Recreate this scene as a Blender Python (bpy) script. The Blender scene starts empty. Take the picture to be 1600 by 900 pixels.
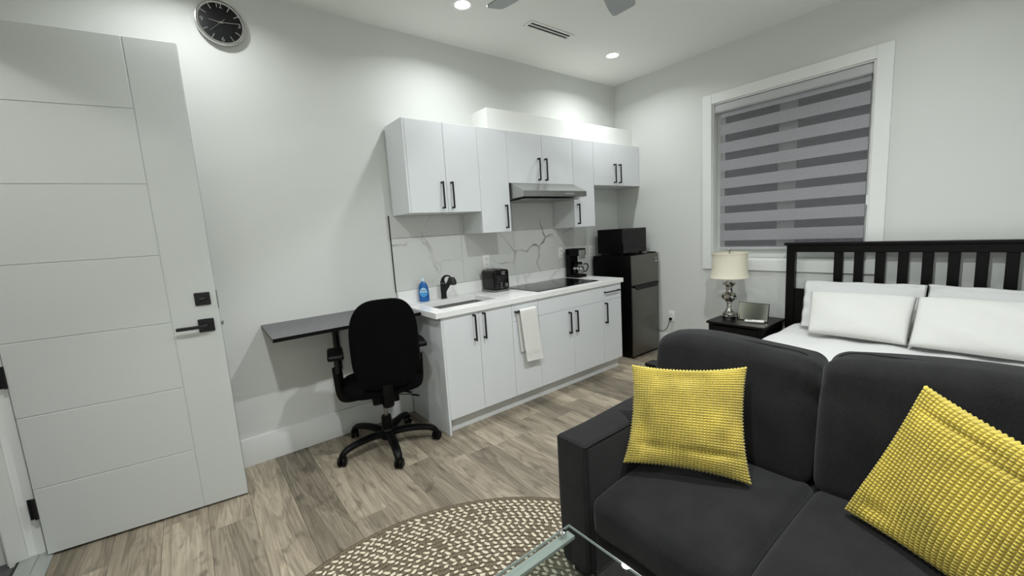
import bpy, bmesh, math, random
from mathutils import Vector, Matrix
random.seed(7)
SC = bpy.context.scene
COL = SC.collection
PI = math.pi

# ------------------------------------------------------------------ camera
cam_d = bpy.data.cameras.new('camera')
cam_d.sensor_fit = 'HORIZONTAL'; cam_d.sensor_width = 36.0
cam_d.lens = 645.86 / 1600 * 36.0
cam_d.clip_start = 0.02
cam = bpy.data.objects.new('camera', cam_d); COL.objects.link(cam)
_yw, _pt, _rl = math.radians(37.9329), math.radians(-7.8585), math.radians(-3.5889)
_f = Vector((math.sin(_yw)*math.cos(_pt), math.cos(_yw)*math.cos(_pt), math.sin(_pt)))
_r = Vector((math.cos(_yw), -math.sin(_yw), 0)); _u = _r.cross(_f)
_r2 = math.cos(_rl)*_r + math.sin(_rl)*_u; _u2 = -math.sin(_rl)*_r + math.cos(_rl)*_u
_m = Matrix((_r2, _u2, -_f)).transposed().to_4x4(); _m.translation = Vector((-4.0993, -3.1316, 1.4316))
cam.matrix_world = _m
SC.camera = cam

# ------------------------------------------------------------------ world, light, exposure
w = bpy.data.worlds.new('night'); SC.world = w; w.use_nodes = True
w.node_tree.nodes['Background'].inputs[0].default_value = (0.010, 0.012, 0.018, 1)
w.node_tree.nodes['Background'].inputs[1].default_value = 1.0
SC.view_settings.view_transform = 'Standard'
SC.view_settings.look = 'None'
SC.view_settings.gamma = 1.0
SC.view_settings.use_curve_mapping = False
SC.view_settings.exposure = 0.0
DOWNLIGHT_W = [9.0, 9.8, 7.0, 34.0, 37.0, 6.5]     # one per downlight below
DOWNLIGHT_CONE = 150.0
HALL_W = 28.0
LIGHT_COL = (0.955, 0.99, 1.0)
H = 2.987                               # ceiling height
DOWNLIGHTS = [(-2.383, -0.575, 'recessed white downlight in the ceiling to the left of the air vent'),
              (-0.746, -0.563, 'recessed white downlight in the ceiling near the room corner'),
              (-3.95, -0.46, 'recessed downlight in the ceiling above the open door'),
              (-4.02, -2.55, 'recessed downlight in the ceiling above the glass coffee table'),
              (-2.383, -2.62, 'recessed downlight in the ceiling above the sofa'),
              (-0.90, -2.62, 'recessed downlight in the ceiling above the bed pillows')]
for (lx, ly, _), lw in zip(DOWNLIGHTS, DOWNLIGHT_W):
    ld = bpy.data.lights.new('downlight_beam', 'AREA'); ld.energy = lw; ld.color = LIGHT_COL
    ld.shape = 'DISK'; ld.size = 0.10; ld.spread = math.radians(DOWNLIGHT_CONE)
    lo = bpy.data.objects.new('downlight_beam', ld); COL.objects.link(lo); lo.location = (lx, ly, H-0.010)
hd = bpy.data.lights.new('hall_light', 'POINT'); hd.energy = HALL_W; hd.color = (1, 0.98, 0.95); hd.shadow_soft_size = 0.06
ho = bpy.data.objects.new('hall_light', hd); COL.objects.link(ho); ho.location = (-5.62, -0.75, 2.86)

# ------------------------------------------------------------------ materials
def lin(c):
    return tuple((x/12.92 if x <= 0.04045 else ((x+0.055)/1.055)**2.4) for x in [v/255 for v in c]) + (1,)
MATS = {}
def new_mat(name):
    m = bpy.data.materials.new(name); m.use_nodes = True
    nt = m.node_tree; b = nt.nodes['Principled BSDF']
    MATS[name] = m
    return m, nt, b
def N(nt, t, **kw):
    n = nt.nodes.new(t)
    for k, v in kw.items():
        if k in n.inputs: n.inputs[k].default_value = v
        else: setattr(n, k, v)
    return n
def mat(name, col, rough=0.5, metal=0.0, spec=0.5, bump=None, var=None, coat=0.0, sheen=0.0, alpha=None):
    """principled + optional bump=(scale, strength, dist) and var=(scale, amount) noise"""
    m, nt, b = new_mat(name)
    c = lin(col)
    b.inputs['Base Color'].default_value = c
    b.inputs['Roughness'].default_value = rough
    b.inputs['Metallic'].default_value = metal
    b.inputs['Specular IOR Level'].default_value = spec
    b.inputs['Coat Weight'].default_value = coat
    b.inputs['Sheen Weight'].default_value = sheen
    tc = N(nt, 'ShaderNodeTexCoord')
    if var:
        n = N(nt, 'ShaderNodeTexNoise'); n.inputs['Scale'].default_value = var[0]; n.inputs['Detail'].default_value = 4
        nt.links.new(tc.outputs['Object'], n.inputs['Vector'])
        r = N(nt, 'ShaderNodeMapRange'); r.inputs['From Min'].default_value = 0.3; r.inputs['From Max'].default_value = 0.7
        r.inputs['To Min'].default_value = 1-var[1]; r.inputs['To Max'].default_value = 1+var[1]
        nt.links.new(n.outputs['Fac'], r.inputs['Value'])
        mx = N(nt, 'ShaderNodeMix', data_type='RGBA', blend_type='MULTIPLY'); mx.inputs[0].default_value = 1
        mx.inputs[6].default_value = c; nt.links.new(r.outputs[0], mx.inputs[7]); nt.links.new(mx.outputs[2], b.inputs['Base Color'])
    if bump:
        n = N(nt, 'ShaderNodeTexNoise'); n.inputs['Scale'].default_value = bump[0]; n.inputs['Detail'].default_value = 3
        nt.links.new(tc.outputs['Object'], n.inputs['Vector'])
        bp = N(nt, 'ShaderNodeBump'); bp.inputs['Strength'].default_value = bump[1]; bp.inputs['Distance'].default_value = bump[2]
        nt.links.new(n.outputs['Fac'], bp.inputs['Height']); nt.links.new(bp.outputs[0], b.inputs['Normal'])
    return m

mat('wall', (212, 214, 210), 0.75, bump=(220, 0.12, 0.002), spec=0.3)
mat('ceiling', (232, 232, 227), 0.85, bump=(250, 0.1, 0.002), spec=0.2)
mat('trim', (226, 228, 225), 0.35, bump=(60, 0.03, 0.001))
mat('door_paint', (198, 201, 198), 0.42, bump=(120, 0.08, 0.001))
mat('cabinet', (222, 225, 227), 0.22, spec=0.5, bump=(8, 0.02, 0.002))
mat('carcass', (216, 218, 217), 0.35)
mat('bulkhead', (228, 229, 225), 0.6)
mat('black_metal', (14, 14, 15), 0.38, spec=0.4)
mat('black_plastic', (5, 5, 5), 0.4, spec=0.16, bump=(300, 0.05, 0.001))
mat('black_gloss', (4, 4, 4), 0.12, spec=0.35)
mat('black_matte', (11, 11, 12), 0.6)
mat('chair_fabric', (8, 8, 9), 0.95, spec=0.08, bump=(500, 0.5, 0.002))
mat('desk_top', (98, 98, 99), 0.55, bump=(90, 0.1, 0.001), var=(30, 0.08))
mat('desk_edge', (5, 5, 5), 0.7, spec=0.15)
mat('chrome', (215, 215, 215), 0.12, 1.0)
mat('grey_metal', (150, 150, 150), 0.35, 1.0)
mat('white_plastic', (232, 232, 228), 0.35)
mat('slot_dark', (20, 20, 20), 0.7)
mat('shade', (224, 219, 200), 0.8, bump=(160, 0.25, 0.001), spec=0.1)
mat('espresso', (7, 6, 6), 0.35, bump=(60, 0.05, 0.001), spec=0.22)
mat('bed_white', (218, 218, 216), 0.9, spec=0.1, bump=(14, 0.25, 0.008), sheen=0.1)
mat('pillow_white', (216, 216, 212), 0.9, spec=0.1, bump=(11, 0.45, 0.015), sheen=0.1)
mat('sham', (208, 209, 208), 0.85, spec=0.15, bump=(18, 0.3, 0.006))
mat('mattress', (225, 225, 222), 0.9)
mat('towel', (238, 237, 232), 0.98, spec=0.05, bump=(420, 0.9, 0.004), sheen=0.2)
mat('soap_blue', (18, 92, 165), 0.18, spec=0.5)
mat('soap_cap', (205, 225, 238), 0.25)
mat('soap_label', (170, 208, 235), 0.4)
mat('soap_label_low', (70, 150, 210), 0.4)
mat('soap_text', (60, 40, 60), 0.5)
mat('hood_button', (225, 225, 225), 0.4)
mat('clock_face', (16, 17, 18), 0.3, spec=0.3)
mat('fan_blade', (160, 164, 166), 0.45, var=(20, 0.04))
mat('fan_body', (175, 176, 175), 0.35, 0.6)
mat('hall_floor', (66, 66, 68), 0.8, var=(40, 0.15))
mat('threshold', (185, 188, 186), 0.35, 0.7)
mat('rubber', (22, 22, 23), 0.7)
mat('sky_glass', (14, 17, 20), 0.06)
mat('blind_band', (152, 152, 156), 0.85, spec=0.15, bump=(350, 0.35, 0.001), var=(60, 0.05))
mat('blind_head', (178, 179, 179), 0.5)
mat('button_red', (190, 60, 60), 0.5); mat('button_yellow', (225, 215, 120), 0.5); mat('button_white', (220, 220, 225), 0.5)
mat('screen', (205, 205, 192), 0.08, 1.0)
mat('rug_light', (200, 190, 168), 0.95, spec=0.05, var=(90, 0.12))
mat('rug_dark', (106, 96, 81), 0.95, spec=0.05, var=(90, 0.2))
mat('rug_base', (74, 66, 55), 0.98, spec=0.05)
mat('edge_pale', (146, 156, 151), 0.15)
mat('burner', (34, 34, 36), 0.2)
mat('frost', (138, 146, 139), 0.5)

def brushed(name, col, rough, stretch):
    m, nt, b = new_mat(name)
    b.inputs['Base Color'].default_value = lin(col); b.inputs['Metallic'].default_value = 1.0
    tc = N(nt, 'ShaderNodeTexCoord'); mp = N(nt, 'ShaderNodeMapping'); mp.inputs['Scale'].default_value = stretch
    n = N(nt, 'ShaderNodeTexNoise'); n.inputs['Scale'].default_value = 40; n.inputs['Detail'].default_value = 3
    r = N(nt, 'ShaderNodeMapRange'); r.inputs['To Min'].default_value = rough-0.08; r.inputs['To Max'].default_value = rough+0.1
    nt.links.new(tc.outputs['Object'], mp.inputs[0]); nt.links.new(mp.outputs[0], n.inputs['Vector'])
    nt.links.new(n.outputs['Fac'], r.inputs['Value']); nt.links.new(r.outputs[0], b.inputs['Roughness'])
brushed('steel', (176, 176, 172), 0.3, (0.4, 8, 12))
brushed('fridge_steel', (122, 121, 116), 0.38, (12, 12, 0.4))
brushed('sink_steel', (176, 174, 170), 0.36, (1, 10, 1))
MATS['sink_steel'].node_tree.nodes['Principled BSDF'].inputs['Metallic'].default_value = 0.75

def mercury():
    m, nt, b = new_mat('mercury')
    b.inputs['Metallic'].default_value = 1.0; b.inputs['Roughness'].default_value = 0.12
    tc = N(nt, 'ShaderNodeTexCoord'); n = N(nt, 'ShaderNodeTexNoise'); n.inputs['Scale'].default_value = 45; n.inputs['Detail'].default_value = 5
    r = N(nt, 'ShaderNodeValToRGB'); r.color_ramp.elements[0].position = 0.36; r.color_ramp.elements[0].color = lin((70, 68, 64))
    r.color_ramp.elements[1].position = 0.55; r.color_ramp.elements[1].color = lin((205, 203, 198))
    nt.links.new(tc.outputs['Object'], n.inputs['Vector']); nt.links.new(n.outputs['Fac'], r.inputs[0]); nt.links.new(r.outputs[0], b.inputs['Base Color'])
mercury()

def plank_mat():
    m, nt, b = new_mat('plank')
    L = nt.links
    tc = N(nt, 'ShaderNodeTexCoord'); oi = N(nt, 'ShaderNodeObjectInfo')
    off = N(nt, 'ShaderNodeVectorMath', operation='SCALE'); off.inputs[0].default_value = (37.0, 53.0, 19.0)
    L.new(oi.outputs['Random'], off.inputs['Scale'])
    add = N(nt, 'ShaderNodeVectorMath', operation='ADD'); L.new(tc.outputs['Object'], add.inputs[0]); L.new(off.outputs[0], add.inputs[1])
    # broad cathedral figure, stretched along the plank
    mp1 = N(nt, 'ShaderNodeMapping'); mp1.inputs['Scale'].default_value = (9.0, 0.8, 1); L.new(add.outputs[0], mp1.inputs[0])
    n1 = N(nt, 'ShaderNodeTexNoise'); n1.inputs['Scale'].default_value = 1.0; n1.inputs['Detail'].default_value = 7; n1.inputs['Distortion'].default_value = 0.55
    L.new(mp1.outputs[0], n1.inputs['Vector'])
    # rings inside the figure
    mul = N(nt, 'ShaderNodeMath', operation='MULTIPLY'); mul.inputs[1].default_value = 70.0; L.new(n1.outputs['Fac'], mul.inputs[0])
    sn = N(nt, 'ShaderNodeMath', operation='SINE'); L.new(mul.outputs[0], sn.inputs[0])
    # fine grain
    mp2 = N(nt, 'ShaderNodeMapping'); mp2.inputs['Scale'].default_value = (190, 2.6, 1); L.new(add.outputs[0], mp2.inputs[0])
    n2 = N(nt, 'ShaderNodeTexNoise'); n2.inputs['Scale'].default_value = 1.0; n2.inputs['Detail'].default_value = 7; n2.inputs['Roughness'].default_value = 0.68; L.new(mp2.outputs[0], n2.inputs['Vector'])
    # darker blotches and knots
    mp3 = N(nt, 'ShaderNodeMapping'); mp3.inputs['Scale'].default_value = (17.0, 6.5, 1); L.new(add.outputs[0], mp3.inputs[0])
    n3 = N(nt, 'ShaderNodeTexNoise'); n3.inputs['Scale'].default_value = 1.0; n3.inputs['Detail'].default_value = 3; n3.inputs['Distortion'].default_value = 0.6; L.new(mp3.outputs[0], n3.inputs['Vector'])
    kr = N(nt, 'ShaderNodeMapRange'); kr.inputs['From Min'].default_value = 0.58; kr.inputs['From Max'].default_value = 0.76
    L.new(n3.outputs['Fac'], kr.inputs['Value'])
    # combine value
    a1 = N(nt, 'ShaderNodeMath', operation='MULTIPLY'); a1.inputs[1].default_value = 0.05; L.new(sn.outputs[0], a1.inputs[0])
    a2 = N(nt, 'ShaderNodeMath', operation='MULTIPLY_ADD'); a2.inputs[1].default_value = 0.55; L.new(n1.outputs['Fac'], a2.inputs[0]); L.new(a1.outputs[0], a2.inputs[2])
    a3 = N(nt, 'ShaderNodeMath', operation='MULTIPLY_ADD'); a3.inputs[1].default_value = 0.46; L.new(n2.outputs['Fac'], a3.inputs[0]); L.new(a2.outputs[0], a3.inputs[2])
    rp = N(nt, 'ShaderNodeValToRGB'); e = rp.color_ramp.elements
    e[0].position = 0.34; e[0].color = lin((112, 103, 89)); e[1].position = 0.69; e[1].color = lin((190, 179, 158))
    e2 = rp.color_ramp.elements.new(0.515); e2.color = lin((152, 141, 123))
    L.new(a3.outputs[0], rp.inputs[0])
    kn = N(nt, 'ShaderNodeMix', data_type='RGBA'); kf = N(nt, 'ShaderNodeMath', operation='MULTIPLY'); kf.inputs[1].default_value = 0.78
    L.new(kr.outputs[0], kf.inputs[0]); L.new(kf.outputs[0], kn.inputs[0]); L.new(rp.outputs[0], kn.inputs[6]); kn.inputs[7].default_value = lin((84, 76, 65))
    # tone of each plank
    tr = N(nt, 'ShaderNodeMapRange'); tr.inputs['To Min'].default_value = 0.50; tr.inputs['To Max'].default_value = 1.16
    L.new(oi.outputs['Alpha'], tr.inputs['Value'])            # per-plank tone is stored in the object colour's alpha
    tm = N(nt, 'ShaderNodeMix', data_type='RGBA', blend_type='MULTIPLY'); tm.inputs[0].default_value = 1
    L.new(kn.outputs[2], tm.inputs[6]); L.new(tr.outputs[0], tm.inputs[7]); L.new(tm.outputs[2], b.inputs['Base Color'])
    b.inputs['Roughness'].default_value = 0.5; b.inputs['Specular IOR Level'].default_value = 0.35
    bp = N(nt, 'ShaderNodeBump'); bp.inputs['Strength'].default_value = 0.25; bp.inputs['Distance'].default_value = 0.0015
    L.new(n2.outputs['Fac'], bp.inputs['Height']); L.new(bp.outputs[0], b.inputs['Normal'])
plank_mat()

def marble(name, base, vein, vscale, width, amount, rough, offset):
    m, nt, b = new_mat(name); L = nt.links
    tc = N(nt, 'ShaderNodeTexCoord')
    mp = N(nt, 'ShaderNodeMapping'); mp.inputs['Location'].default_value = offset; mp.inputs['Rotation'].default_value = (0, 0.6, 0); L.new(tc.outputs['Object'], mp.inputs[0])
    dn = N(nt, 'ShaderNodeTexNoise'); dn.inputs['Scale'].default_value = 4.5; dn.inputs['Detail'].default_value = 5; L.new(mp.outputs[0], dn.inputs['Vector'])
    sc = N(nt, 'ShaderNodeVectorMath', operation='SCALE'); sc.inputs['Scale'].default_value = 0.22; L.new(dn.outputs['Color'], sc.inputs[0])
    ad = N(nt, 'ShaderNodeVectorMath', operation='ADD'); L.new(mp.outputs[0], ad.inputs[0]); L.new(sc.outputs[0], ad.inputs[1])
    vo = N(nt, 'ShaderNodeTexVoronoi', feature='DISTANCE_TO_EDGE'); vo.inputs['Scale'].default_value = vscale; L.new(ad.outputs[0], vo.inputs['Vector'])
    r1 = N(nt, 'ShaderNodeMapRange'); r1.inputs['From Min'].default_value = 0; r1.inputs['From Max'].default_value = width; r1.inputs['To Min'].default_value = 1; r1.inputs['To Max'].default_value = 0
    L.new(vo.outputs['Distance'], r1.inputs['Value'])
    mk = N(nt, 'ShaderNodeTexNoise'); mk.inputs['Scale'].default_value = 2.3; mk.inputs['Detail'].default_value = 2; L.new(mp.outputs[0], mk.inputs['Vector'])
    r2 = N(nt, 'ShaderNodeMapRange'); r2.inputs['From Min'].default_value = 0.44; r2.inputs['From Max'].default_value = 0.66; L.new(mk.outputs['Fac'], r2.inputs['Value'])
    mu = N(nt, 'ShaderNodeMath', operation='MULTIPLY'); L.new(r1.outputs[0], mu.inputs[0]); L.new(r2.outputs[0], mu.inputs[1])
    mu2 = N(nt, 'ShaderNodeMath', operation='MULTIPLY'); mu2.inputs[1].default_value = amount; L.new(mu.outputs[0], mu2.inputs[0])
    mx = N(nt, 'ShaderNodeMix', data_type='RGBA'); L.new(mu2.outputs[0], mx.inputs[0]); mx.inputs[6].default_value = lin(base); mx.inputs[7].default_value = lin(vein)
    L.new(mx.outputs[2], b.inputs['Base Color']); b.inputs['Roughness'].default_value = rough
marble('tile', (208, 209, 205), (98, 92, 84), 2.1, 0.028, 0.95, 0.22, (1.3, 0.2, 0.45))
marble('quartz', (240, 240, 238), (196, 196, 194), 2.6, 0.06, 0.5, 0.2, (0.2, 0.7, 3.3))

def fabric(name, col, thread, rough=0.95, amt=0.5):
    m, nt, b = new_mat(name); L = nt.links
    tc = N(nt, 'ShaderNodeTexCoord'); n = N(nt, 'ShaderNodeTexNoise'); n.inputs['Scale'].default_value = thread; n.inputs['Detail'].default_value = 2
    mp = N(nt, 'ShaderNodeMapping'); mp.inputs['Scale'].default_value = (1, 1, 0.25); L.new(tc.outputs['Object'], mp.inputs[0]); L.new(mp.outputs[0], n.inputs['Vector'])
    n2 = N(nt, 'ShaderNodeTexNoise'); n2.inputs['Scale'].default_value = 9; n2.inputs['Detail'].default_value = 3; L.new(tc.outputs['Object'], n2.inputs['Vector'])
    mx = N(nt, 'ShaderNodeMath', operation='ADD'); L.new(n.outputs['Fac'], mx.inputs[0]); L.new(n2.outputs['Fac'], mx.inputs[1])
    r = N(nt, 'ShaderNodeMapRange'); r.inputs['From Min'].default_value = 0.6; r.inputs['From Max'].default_value = 1.4; r.inputs['To Min'].default_value = 0.62; r.inputs['To Max'].default_value = 1.38
    L.new(mx.outputs[0], r.inputs['Value'])
    mm = N(nt, 'ShaderNodeMix', data_type='RGBA', blend_type='MULTIPLY'); mm.inputs[0].default_value = 1; mm.inputs[6].default_value = lin(col); L.new(r.outputs[0], mm.inputs[7])
    L.new(mm.outputs[2], b.inputs['Base Color']); b.inputs['Roughness'].default_value = rough; b.inputs['Specular IOR Level'].default_value = 0.15
    b.inputs['Sheen Weight'].default_value = 0.08
    bp = N(nt, 'ShaderNodeBump'); bp.inputs['Strength'].default_value = amt; bp.inputs['Distance'].default_value = 0.002
    L.new(n.outputs['Fac'], bp.inputs['Height']); L.new(bp.outputs[0], b.inputs['Normal'])
fabric('sofa_fabric', (29, 29, 29), 260)
fabric('yellow_plush', (190, 172, 74), 500, amt=0.35)
MATS['yellow_plush'].node_tree.nodes['Principled BSDF'].inputs['Sheen Weight'].default_value = 0.25

def glass(name, tint, ior=1.5, rough=0.0):
    m, nt, b = new_mat(name); L = nt.links; nt.nodes.remove(b)
    out = nt.nodes['Material Output']
    tr = N(nt, 'ShaderNodeBsdfTransparent'); tr.inputs[0].default_value = tint + (1,)
    gl = N(nt, 'ShaderNodeBsdfGlossy'); gl.inputs['Roughness'].default_value = rough
    fr = N(nt, 'ShaderNodeFresnel'); fr.inputs[0].default_value = ior
    ge = N(nt, 'ShaderNodeNewGeometry'); iv = N(nt, 'ShaderNodeMath', operation='SUBTRACT'); iv.inputs[0].default_value = 1.0; L.new(ge.outputs['Backfacing'], iv.inputs[1])
    ml = N(nt, 'ShaderNodeMath', operation='MULTIPLY'); L.new(fr.outputs[0], ml.inputs[0]); L.new(iv.outputs[0], ml.inputs[1])
    mx = N(nt, 'ShaderNodeMixShader'); L.new(ml.outputs[0], mx.inputs[0]); L.new(tr.outputs[0], mx.inputs[1]); L.new(gl.outputs[0], mx.inputs[2]); L.new(mx.outputs[0], out.inputs[0])
glass('table_glass', (0.95, 0.965, 0.96)); glass('edge_glass', (0.86, 0.90, 0.89)); glass('carafe_glass', (0.75, 0.75, 0.75)); glass('cap_clear', (0.85, 0.92, 0.97))
def sheer(name, col, fac):
    m, nt, b = new_mat(name); L = nt.links; out = nt.nodes['Material Output']
    b.inputs['Base Color'].default_value = lin(col); b.inputs['Roughness'].default_value = 0.9
    tr = N(nt, 'ShaderNodeBsdfTransparent'); mx = N(nt, 'ShaderNodeMixShader')
    tc = N(nt, 'ShaderNodeTexCoord'); wv = N(nt, 'ShaderNodeTexWave', wave_type='BANDS', bands_direction='Z'); wv.inputs['Scale'].default_value = 55; wv.inputs['Distortion'].default_value = 2.0
    L.new(tc.outputs['Object'], wv.inputs['Vector'])
    r = N(nt, 'ShaderNodeMapRange'); r.inputs['To Min'].default_value = fac-0.06; r.inputs['To Max'].default_value = fac+0.06; L.new(wv.outputs['Fac'], r.inputs['Value'])
    L.new(r.outputs[0], mx.inputs[0]); L.new(tr.outputs[0], mx.inputs[1]); L.new(b.outputs[0], mx.inputs[2]); L.new(mx.outputs[0], out.inputs[0])
sheer('blind_sheer', (128, 128, 132), 0.36)
def emit(name, col, s):
    m, nt, b = new_mat(name); b.inputs['Emission Color'].default_value = col + (1,); b.inputs['Emission Strength'].default_value = s
emit('lamp_lens', (1.0, 0.98, 0.92), 18.0)

# ------------------------------------------------------------------ helpers
def root_of(o):
    while o.parent: o = o.parent
    return o
def obj(name, bm, m, parent=None, smooth=30, local=False, loc=None, mats=None):
    """link bm as ONE mesh object; vertices are given in world space unless local=True (then in the thing's own space)"""
    me = bpy.data.meshes.new(name)
    if parent is not None and not local:
        L0 = root_of(parent).location
        bmesh.ops.translate(bm, verts=bm.verts, vec=-Vector(L0))
    if loc is not None:
        bmesh.ops.translate(bm, verts=bm.verts, vec=-Vector(loc))
    bmesh.ops.recalc_face_normals(bm, faces=bm.faces)
    bm.to_mesh(me); bm.free()
    for mm in (mats or [m]): me.materials.append(MATS[mm])
    if smooth:
        for p in me.polygons: p.use_smooth = True
        me.set_sharp_from_angle(angle=math.radians(smooth))
    o = bpy.data.objects.new(name, me); COL.objects.link(o)
    if parent is not None: o.parent = parent
    if loc is not None: o.location = loc
    return o
def thing(name, label, cat, loc=(0, 0, 0), rotz=0, group=None, kind=None):
    o = bpy.data.objects.new(name, None); COL.objects.link(o); o.empty_display_size = 0.05
    o.location = loc; o.rotation_euler = (0, 0, rotz)
    tag(o, label, cat, group, kind)
    return o
def tag(o, label=None, cat=None, group=None, kind=None):
    if label: o['label'] = label
    if cat: o['category'] = cat
    if group: o['group'] = group
    if kind: o['kind'] = kind
    return o
def struct(o): o['kind'] = 'structure'; return o
def add_box(bm, x0, x1, y0, y1, z0, z1, bev=0.0, seg=1):
    x0, x1 = min(x0, x1), max(x0, x1); y0, y1 = min(y0, y1), max(y0, y1); z0, z1 = min(z0, z1), max(z0, z1)
    vs = [bm.verts.new((x, y, z)) for z in (z0, z1) for x, y in ((x0, y0), (x1, y0), (x1, y1), (x0, y1))]
    fs = [(0, 3, 2, 1), (4, 5, 6, 7), (0, 1, 5, 4), (1, 2, 6, 5), (2, 3, 7, 6), (3, 0, 4, 7)]
    ff = [bm.faces.new([vs[i] for i in f]) for f in fs]
    if bev > 0:
        ed = list({e for f in ff for e in f.edges})
        bmesh.ops.bevel(bm, geom=ed, offset=bev, segments=seg, affect='EDGES', profile=0.6, clamp_overlap=True)
    return bm
def box(x0, x1, y0, y1, z0, z1, bev=0.0, seg=1):
    return add_box(bmesh.new(), x0, x1, y0, y1, z0, z1, bev, seg)
def boxes(*bs, bev=0.0, seg=1):
    bm = bmesh.new()
    for b in bs: add_box(bm, *b, bev=bev, seg=seg)
    return bm
def add_cyl(bm, c, r, h, axis='Z', n=24, r2=None, bev=0.0):
    """cylinder centred at c along axis with length h"""
    M = {'Z': Matrix.Identity(4), 'X': Matrix.Rotation(PI/2, 4, 'Y'), 'Y': Matrix.Rotation(-PI/2, 4, 'X')}[axis]
    g = bmesh.ops.create_cone(bm, cap_ends=True, segments=n, radius1=r, radius2=r if r2 is None else r2, depth=h, matrix=Matrix.Translation(c) @ M)
    if bev:
        vs = set(g['verts']); ed = [e for e in bm.edges if e.verts[0] in vs and e.verts[1] in vs and len(e.link_faces) == 2 and any(len(f.verts) > 4 for f in e.link_faces)]
        bmesh.ops.bevel(bm, geom=ed, offset=bev, segments=2, affect='EDGES', clamp_overlap=True)
    return bm
def cyl(*a, **k): return add_cyl(bmesh.new(), *a, **k)
def lathe(prof, n=32, c=(0, 0, 0), close=True):
    """prof: list of (r, z)"""
    bm = bmesh.new(); rings = []
    for r, z in prof:
        if r < 1e-6: rings.append([bm.verts.new((c[0], c[1], c[2]+z))])
        else: rings.append([bm.verts.new((c[0]+r*math.cos(2*PI*i/n), c[1]+r*math.sin(2*PI*i/n), c[2]+z)) for i in range(n)])
    for a, b in zip(rings, rings[1:]):
        for i in range(n):
            j = (i+1) % n
            if len(a) == 1 and len(b) == 1: continue
            if len(a) == 1: bm.faces.new((a[0], b[j], b[i]))
            elif len(b) == 1: bm.faces.new((a[i], a[j], b[0]))
            else: bm.faces.new((a[i], a[j], b[j], b[i]))
    if close:
        for rg in (rings[0], rings[-1]):
            if len(rg) > 2: bm.faces.new(rg)
    return bm
def add_tube(bm, pts, rad, n=10, sq=None):
    """tube along pts; rad number or list; sq=(a,b) scales the two cross axes (first is sideways, second is up-ish)"""
    pts = [Vector(p) for p in pts]; rings = []
    rads = rad if isinstance(rad, (list, tuple)) else [rad]*len(pts)
    up = Vector((0, 0, 1))
    prev = None
    for i, p in enumerate(pts):
        t = (pts[min(i+1, len(pts)-1)] - pts[max(i-1, 0)]).normalized()
        if prev is None:
            a = t.cross(up)
            if a.length < 1e-3: a = t.cross(Vector((0, 1, 0)))
            a.normalize()
        else:
            a = (prev - t*prev.dot(t)).normalized()
        prev = a
        b = t.cross(a).normalized()
        s = sq or (1, 1)
        rings.append([bm.verts.new(p + rads[i]*(s[0]*a*math.cos(2*PI*k/n) + s[1]*b*math.sin(2*PI*k/n))) for k in range(n)])
    for a, b in zip(rings, rings[1:]):
        for k in range(n): bm.faces.new((a[k], a[(k+1) % n], b[(k+1) % n], b[k]))
    bm.faces.new(rings[0]); bm.faces.new(rings[-1])
    return bm
def tube(*a, **k): return add_tube(bmesh.new(), *a, **k)
def spline(pts, n=8):
    pts = [Vector(p) for p in pts]; P = [pts[0]] + pts + [pts[-1]]; out = []
    for i in range(1, len(P)-2):
        for k in range(n):
            t = k/n; a, b, c, d = P[i-1], P[i], P[i+1], P[i+2]
            out.append(0.5*((2*b) + (c-a)*t + (2*a-5*b+4*c-d)*t*t + (3*b-a-3*c+d)*t**3))
    out.append(pts[-1]); return out
def prism(pts, fn, h0, h1, bev=0.0):
    """polygon pts (2-D) extruded from h0 to h1; fn(a,b,h)->xyz"""
    bm = bmesh.new()
    A = [bm.verts.new(fn(a, b, h0)) for a, b in pts]; B = [bm.verts.new(fn(a, b, h1)) for a, b in pts]
    bm.faces.new(A); bm.faces.new(B[::-1]); n = len(pts)
    for i in range(n): bm.faces.new((A[i], B[i], B[(i+1) % n], A[(i+1) % n]))
    if bev: bmesh.ops.bevel(bm, geom=list(bm.edges), offset=bev, segments=2, affect='EDGES', clamp_overlap=True)
    return bm
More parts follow.
